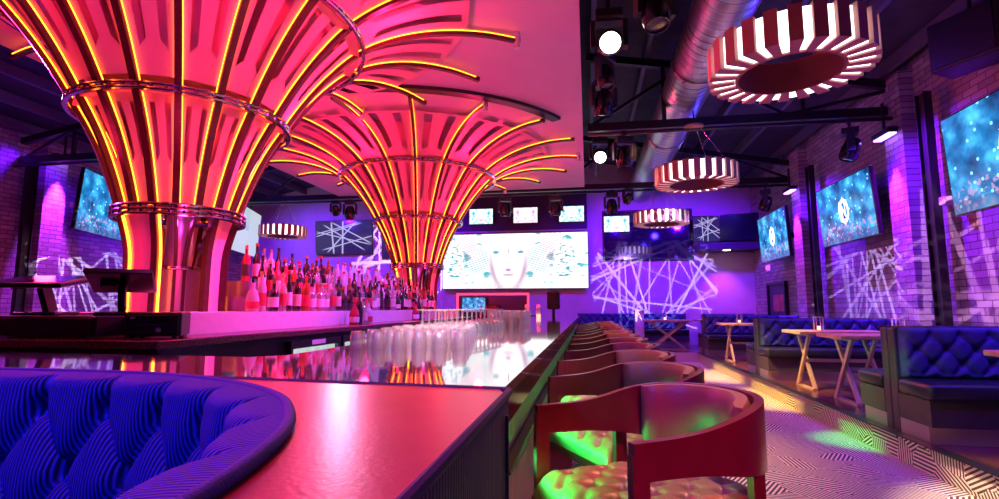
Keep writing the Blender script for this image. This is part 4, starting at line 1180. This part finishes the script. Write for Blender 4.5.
# ledge / back bar wash
light('SPOT', 'bottle_fill', (-.9, 5.2, 3.9), 800, (.4, .08, 1), (-2.7, 5.4, 1.2), spot_size=tr(100), spot_blend=.7, shadow_soft_size=.1)  # spots added to tint the bottle ledge, no fixture
light('SPOT', 'bottle_fill', (-.9, 8.2, 3.9), 150, MAG, (-2.7, 8.0, 1.2), spot_size=tr(90), spot_blend=.7, shadow_soft_size=.1)
light('SPOT', 'ledge_spot', (-1.2, .3, 3.9), 110, (1, .02, .14), (-.6, .9, 1.0), spot_size=tr(50), spot_blend=.8, shadow_soft_size=.1)
light('SPOT', 'glass_fill', (-1.1, 3.3, 3.9), 1900, (1, .8, .86), (-.78, 3.0, 1.1), spot_size=tr(30), spot_blend=.7, shadow_soft_size=.1)  # spot added to brighten the bar glasses
light('SPOT', 'ledge_streak', (-6.0, 12.2, 3.5), 230, (.8, .6, 1), (-.55, .8, 1.07), spot_size=tr(9), spot_blend=.8, shadow_soft_size=.12)
light('SPOT', 'glass_fill', (.5, -.4, 2.9), 700, (1, .7, .8), (-.72, 2.9, 1.12), spot_size=tr(24), spot_blend=.7, shadow_soft_size=.05)  # second added spot, lower angle, brightens the sides of the glasses
# blue front light over the sofa
light('SPOT', 'sofa_spot', (-1.6, -.9, 3.0), 330, (.05, .05, 1), (-1.0, 1.1, .8), spot_size=tr(60), spot_blend=.7, shadow_soft_size=.05)
# green strip under the counter edge
g = light('AREA', 'counter_strip', (-.236, 5.9, .765), 40, GRN); g.data.shape = 'RECTANGLE'; g.data.size = .02; g.data.size_y = 9.0; g.data.spread = tr(60)
e = (V((.8, 0, -.17))).normalized(); g.rotation_euler = Matrix((V((e.z, 0, -e.x)), V((0, 1, 0)), -e)).transposed().to_euler()
# warm tops of the stools
for y in (2.4, 5.2, 8.2): light('SPOT', 'stool_spot', (.9, y, 3.95), 560, WARM, (.3, y-.2, .8), spot_size=tr(60), spot_blend=.8, shadow_soft_size=.05)
light('SPOT', 'stool_spot', (1.3, -.8, 2.4), 420, (1, .015, .1), (.32, 1.22, .86), spot_size=tr(22), spot_blend=.8, shadow_soft_size=.05)  # red spot added for the near stool's arm band
# aisle floor
light('SPOT', 'aisle_spot', (.5, 2.4, 4.2), 240, (.75, .05, 1), (1.5, 3.2, 0), spot_size=tr(75), spot_blend=.6, shadow_soft_size=.08)
light('SPOT', 'aisle_spot', (1.5, 6.3, 4.3), 330, (1, .08, .55), (1.6, 7.0, 0), spot_size=tr(70), spot_blend=.6, shadow_soft_size=.08)
light('SPOT', 'aisle_spot', (.4, 7.2, 4.1), 3000, (1, .55, .08), (2.56, 7.8, 0.1), spot_size=tr(28), spot_blend=.8, shadow_soft_size=.08)
light('SPOT', 'aisle_spot', (.4, 5.4, 4.1), 1400, (.05, 1, .07), (2.47, 5.5, .1), spot_size=tr(12), spot_blend=.8, shadow_soft_size=.08)
light('SPOT', 'aisle_spot', (.4, 3.3, 4.1), 2000, (1, .65, .25), (2.52, 3.7, .1), spot_size=tr(18), spot_blend=.8, shadow_soft_size=.08)
light('SPOT', 'aisle_spot', (.4, 9.6, 4.1), 3000, (1, .5, .08), (2.56, 10.2, .1), spot_size=tr(30), spot_blend=.8, shadow_soft_size=.08)
light('SPOT', 'aisle_spot', (1.0, 10.2, 4.2), 400, (1, .1, .7), (1.5, 11.0, 0), spot_size=tr(70), spot_blend=.6, shadow_soft_size=.08)
light('SPOT', 'booth_spot', (.9, 4.2, 3.9), 420, (1, .3, .3), (2.55, 5.25, .3), spot_size=tr(20), spot_blend=.8, shadow_soft_size=.05)  # pink spot added to light the booth kick plates
# wall washers
for x, y, z in ((4.2, 8.2, 3.66), (4.2, 11.85, 3.66), (4.2, 4.5, 3.66), (-10.6, 8.9, 4.22), (-10.6, 12.55, 4.22)):
    s = 1 if x > 0 else -1
    light('SPOT', 'wall_wash', (x, y, z), (2600 if s < 0 else 600 if y < 5 else 1100), (.5, .03, 1), (x+.33*s, y, z-2.2), spot_size=tr(38), spot_blend=.8, shadow_soft_size=.04)
    light('SPOT', 'wall_wash_wide', (x-.7*s, y-.6, z), 650, (.15, .005, 1), (x+.4*s, y-.8, z-1.6), spot_size=tr(130), spot_blend=.8, shadow_soft_size=.04)
# far wall flood
for x in (-8.5, -5, 1.0, 3.0): light('SPOT', 'wall_flood', (x, 12.9, 3.95), 520, (.15, .006, 1), (x, 15.5, 1.8), spot_size=tr(120), spot_blend=.7, shadow_soft_size=.1)
light('SPOT', 'ledge_downlight_beam', (3.75, 14.9, 2.77), 120, (.8, .08, 1), (3.75, 15.2, 1.5), spot_size=tr(80), spot_blend=.7, shadow_soft_size=.05)
# booth and roof fill in blue
light('SPOT', 'booth_spot', (2.2, 3.0, 4.0), 260, BLU, (3.6, 5.0, .8), spot_size=tr(60), spot_blend=.8, shadow_soft_size=.1)
light('SPOT', 'booth_spot', (2.2, 6.8, 4.0), 220, BLU, (3.6, 8.6, .8), spot_size=tr(60), spot_blend=.8, shadow_soft_size=.1)
light('SPOT', 'booth_spot', (2.2, 10.8, 4.0), 220, BLU, (3.4, 12.6, .8), spot_size=tr(60), spot_blend=.8, shadow_soft_size=.1)
light('SPOT', 'booth_spot', (2.4, 6.6, 4.0), 160, (1, .15, .25), (2.9, 7.0, .5), spot_size=tr(50), spot_blend=.8, shadow_soft_size=.1)
for x, y in ((2.6, 6.3), (2.6, 10.2), (-8.6, 7), (-8.6, 11)): light('POINT', 'roof_glow', (x, y, 4.0), 22, (.06, .03, 1), shadow_soft_size=.1)

def gobo(loc, target, energy, size, color, seed, n=24, w=.022, roll=0.0):
    o = light('SPOT', 'gobo_projector_beam', loc, energy, (1, 1, 1), target, spot_size=size, spot_blend=.03, shadow_soft_size=.004)
    l = o.data; l.use_nodes = True; t = NT(l.node_tree); em = [x for x in t.n if x.type == 'EMISSION'][0]
    tc = t.node('ShaderNodeTexCoord'); p = t.xyz(tc.outputs['Normal'])
    k = math.tan(size/2)
    u = t.m('DIVIDE', p[0], t.m('MULTIPLY', p[2], k)); v = t.m('DIVIDE', p[1], t.m('MULTIPLY', p[2], k))
    rg = random.Random(seed); acc = None
    for i in range(n):
        a = rg.uniform(0, PI); c = rg.uniform(-.75, .75)
        d = t.m('ABSOLUTE', t.m('ADD', t.m('ADD', t.m('MULTIPLY', u, math.cos(a)), t.m('MULTIPLY', v, math.sin(a))), c))
        q = t.m('MULTIPLY', t.m('LESS_THAN', d, w*rg.uniform(.5, 1.3)), rg.uniform(.55, 1.0)); acc = q if acc is None else t.m('MAXIMUM', acc, q)
    em.inputs['Color'].default_value = c4(color)
    t.link(acc, em.inputs['Strength'])
    return o
GV = (.62, .5, 1)
gobo((1.62, 8.15, 3.0), (1.85, 15.5, 2.05), 3600, tr(27), GV, 5, 34, .015)
gobo((1.62, 8.2, 3.02), (4.6, 9.6, 1.75), 1300, tr(46), (.55, .4, 1), 8)
gobo((1.62, 4.35, 3.0), (4.6, 6.4, 1.7), 1300, tr(48), (.9, .4, .9), 9)
gobo((-8.2, 8.4, 3.6), (-11, 9.6, 2.3), 1900, tr(44), (.7, .6, 1), 12)
gobo((-4.9, 12.6, 3.4), (-5.5, 15.5, 3.0), 1500, tr(58), GV, 15)

w = bpy.data.worlds.new('World'); SC.world = w; w.use_nodes = True
w.node_tree.nodes['Background'].inputs[0].default_value = (.12, .05, .5, 1); w.node_tree.nodes['Background'].inputs[1].default_value = .05

# ---------------------------------------------------------------- camera
cam = bpy.data.cameras.new('Camera'); co = bpy.data.objects.new('Camera', cam); COL.objects.link(co)
f = 520.0; cam.sensor_width = 36.0; cam.sensor_fit = 'HORIZONTAL'; cam.lens = 36.0*f/999; cam.clip_start = .02; cam.clip_end = 100
th = math.atan((308-249.5)/f); ps = math.asin(88.5/math.sqrt(88.5**2+58.5**2+f*f))
co.location = (0, 0, 1.23); co.rotation_euler = (PI/2+th, 0, ps)
SC.camera = co
vs_ = SC.view_settings; vs_.view_transform = 'Standard'; vs_.look = 'None'; vs_.gamma = 1; vs_.use_curve_mapping = False; vs_.exposure = 0.0
SC.cycles.use_denoising = True
SC.cycles.max_bounces = 6; SC.cycles.diffuse_bounces = 2; SC.cycles.glossy_bounces = 4; SC.cycles.transmission_bounces = 6; SC.cycles.sample_clamp_indirect = 4.0
SC.cycles.caustics_reflective = False; SC.cycles.caustics_refractive = False
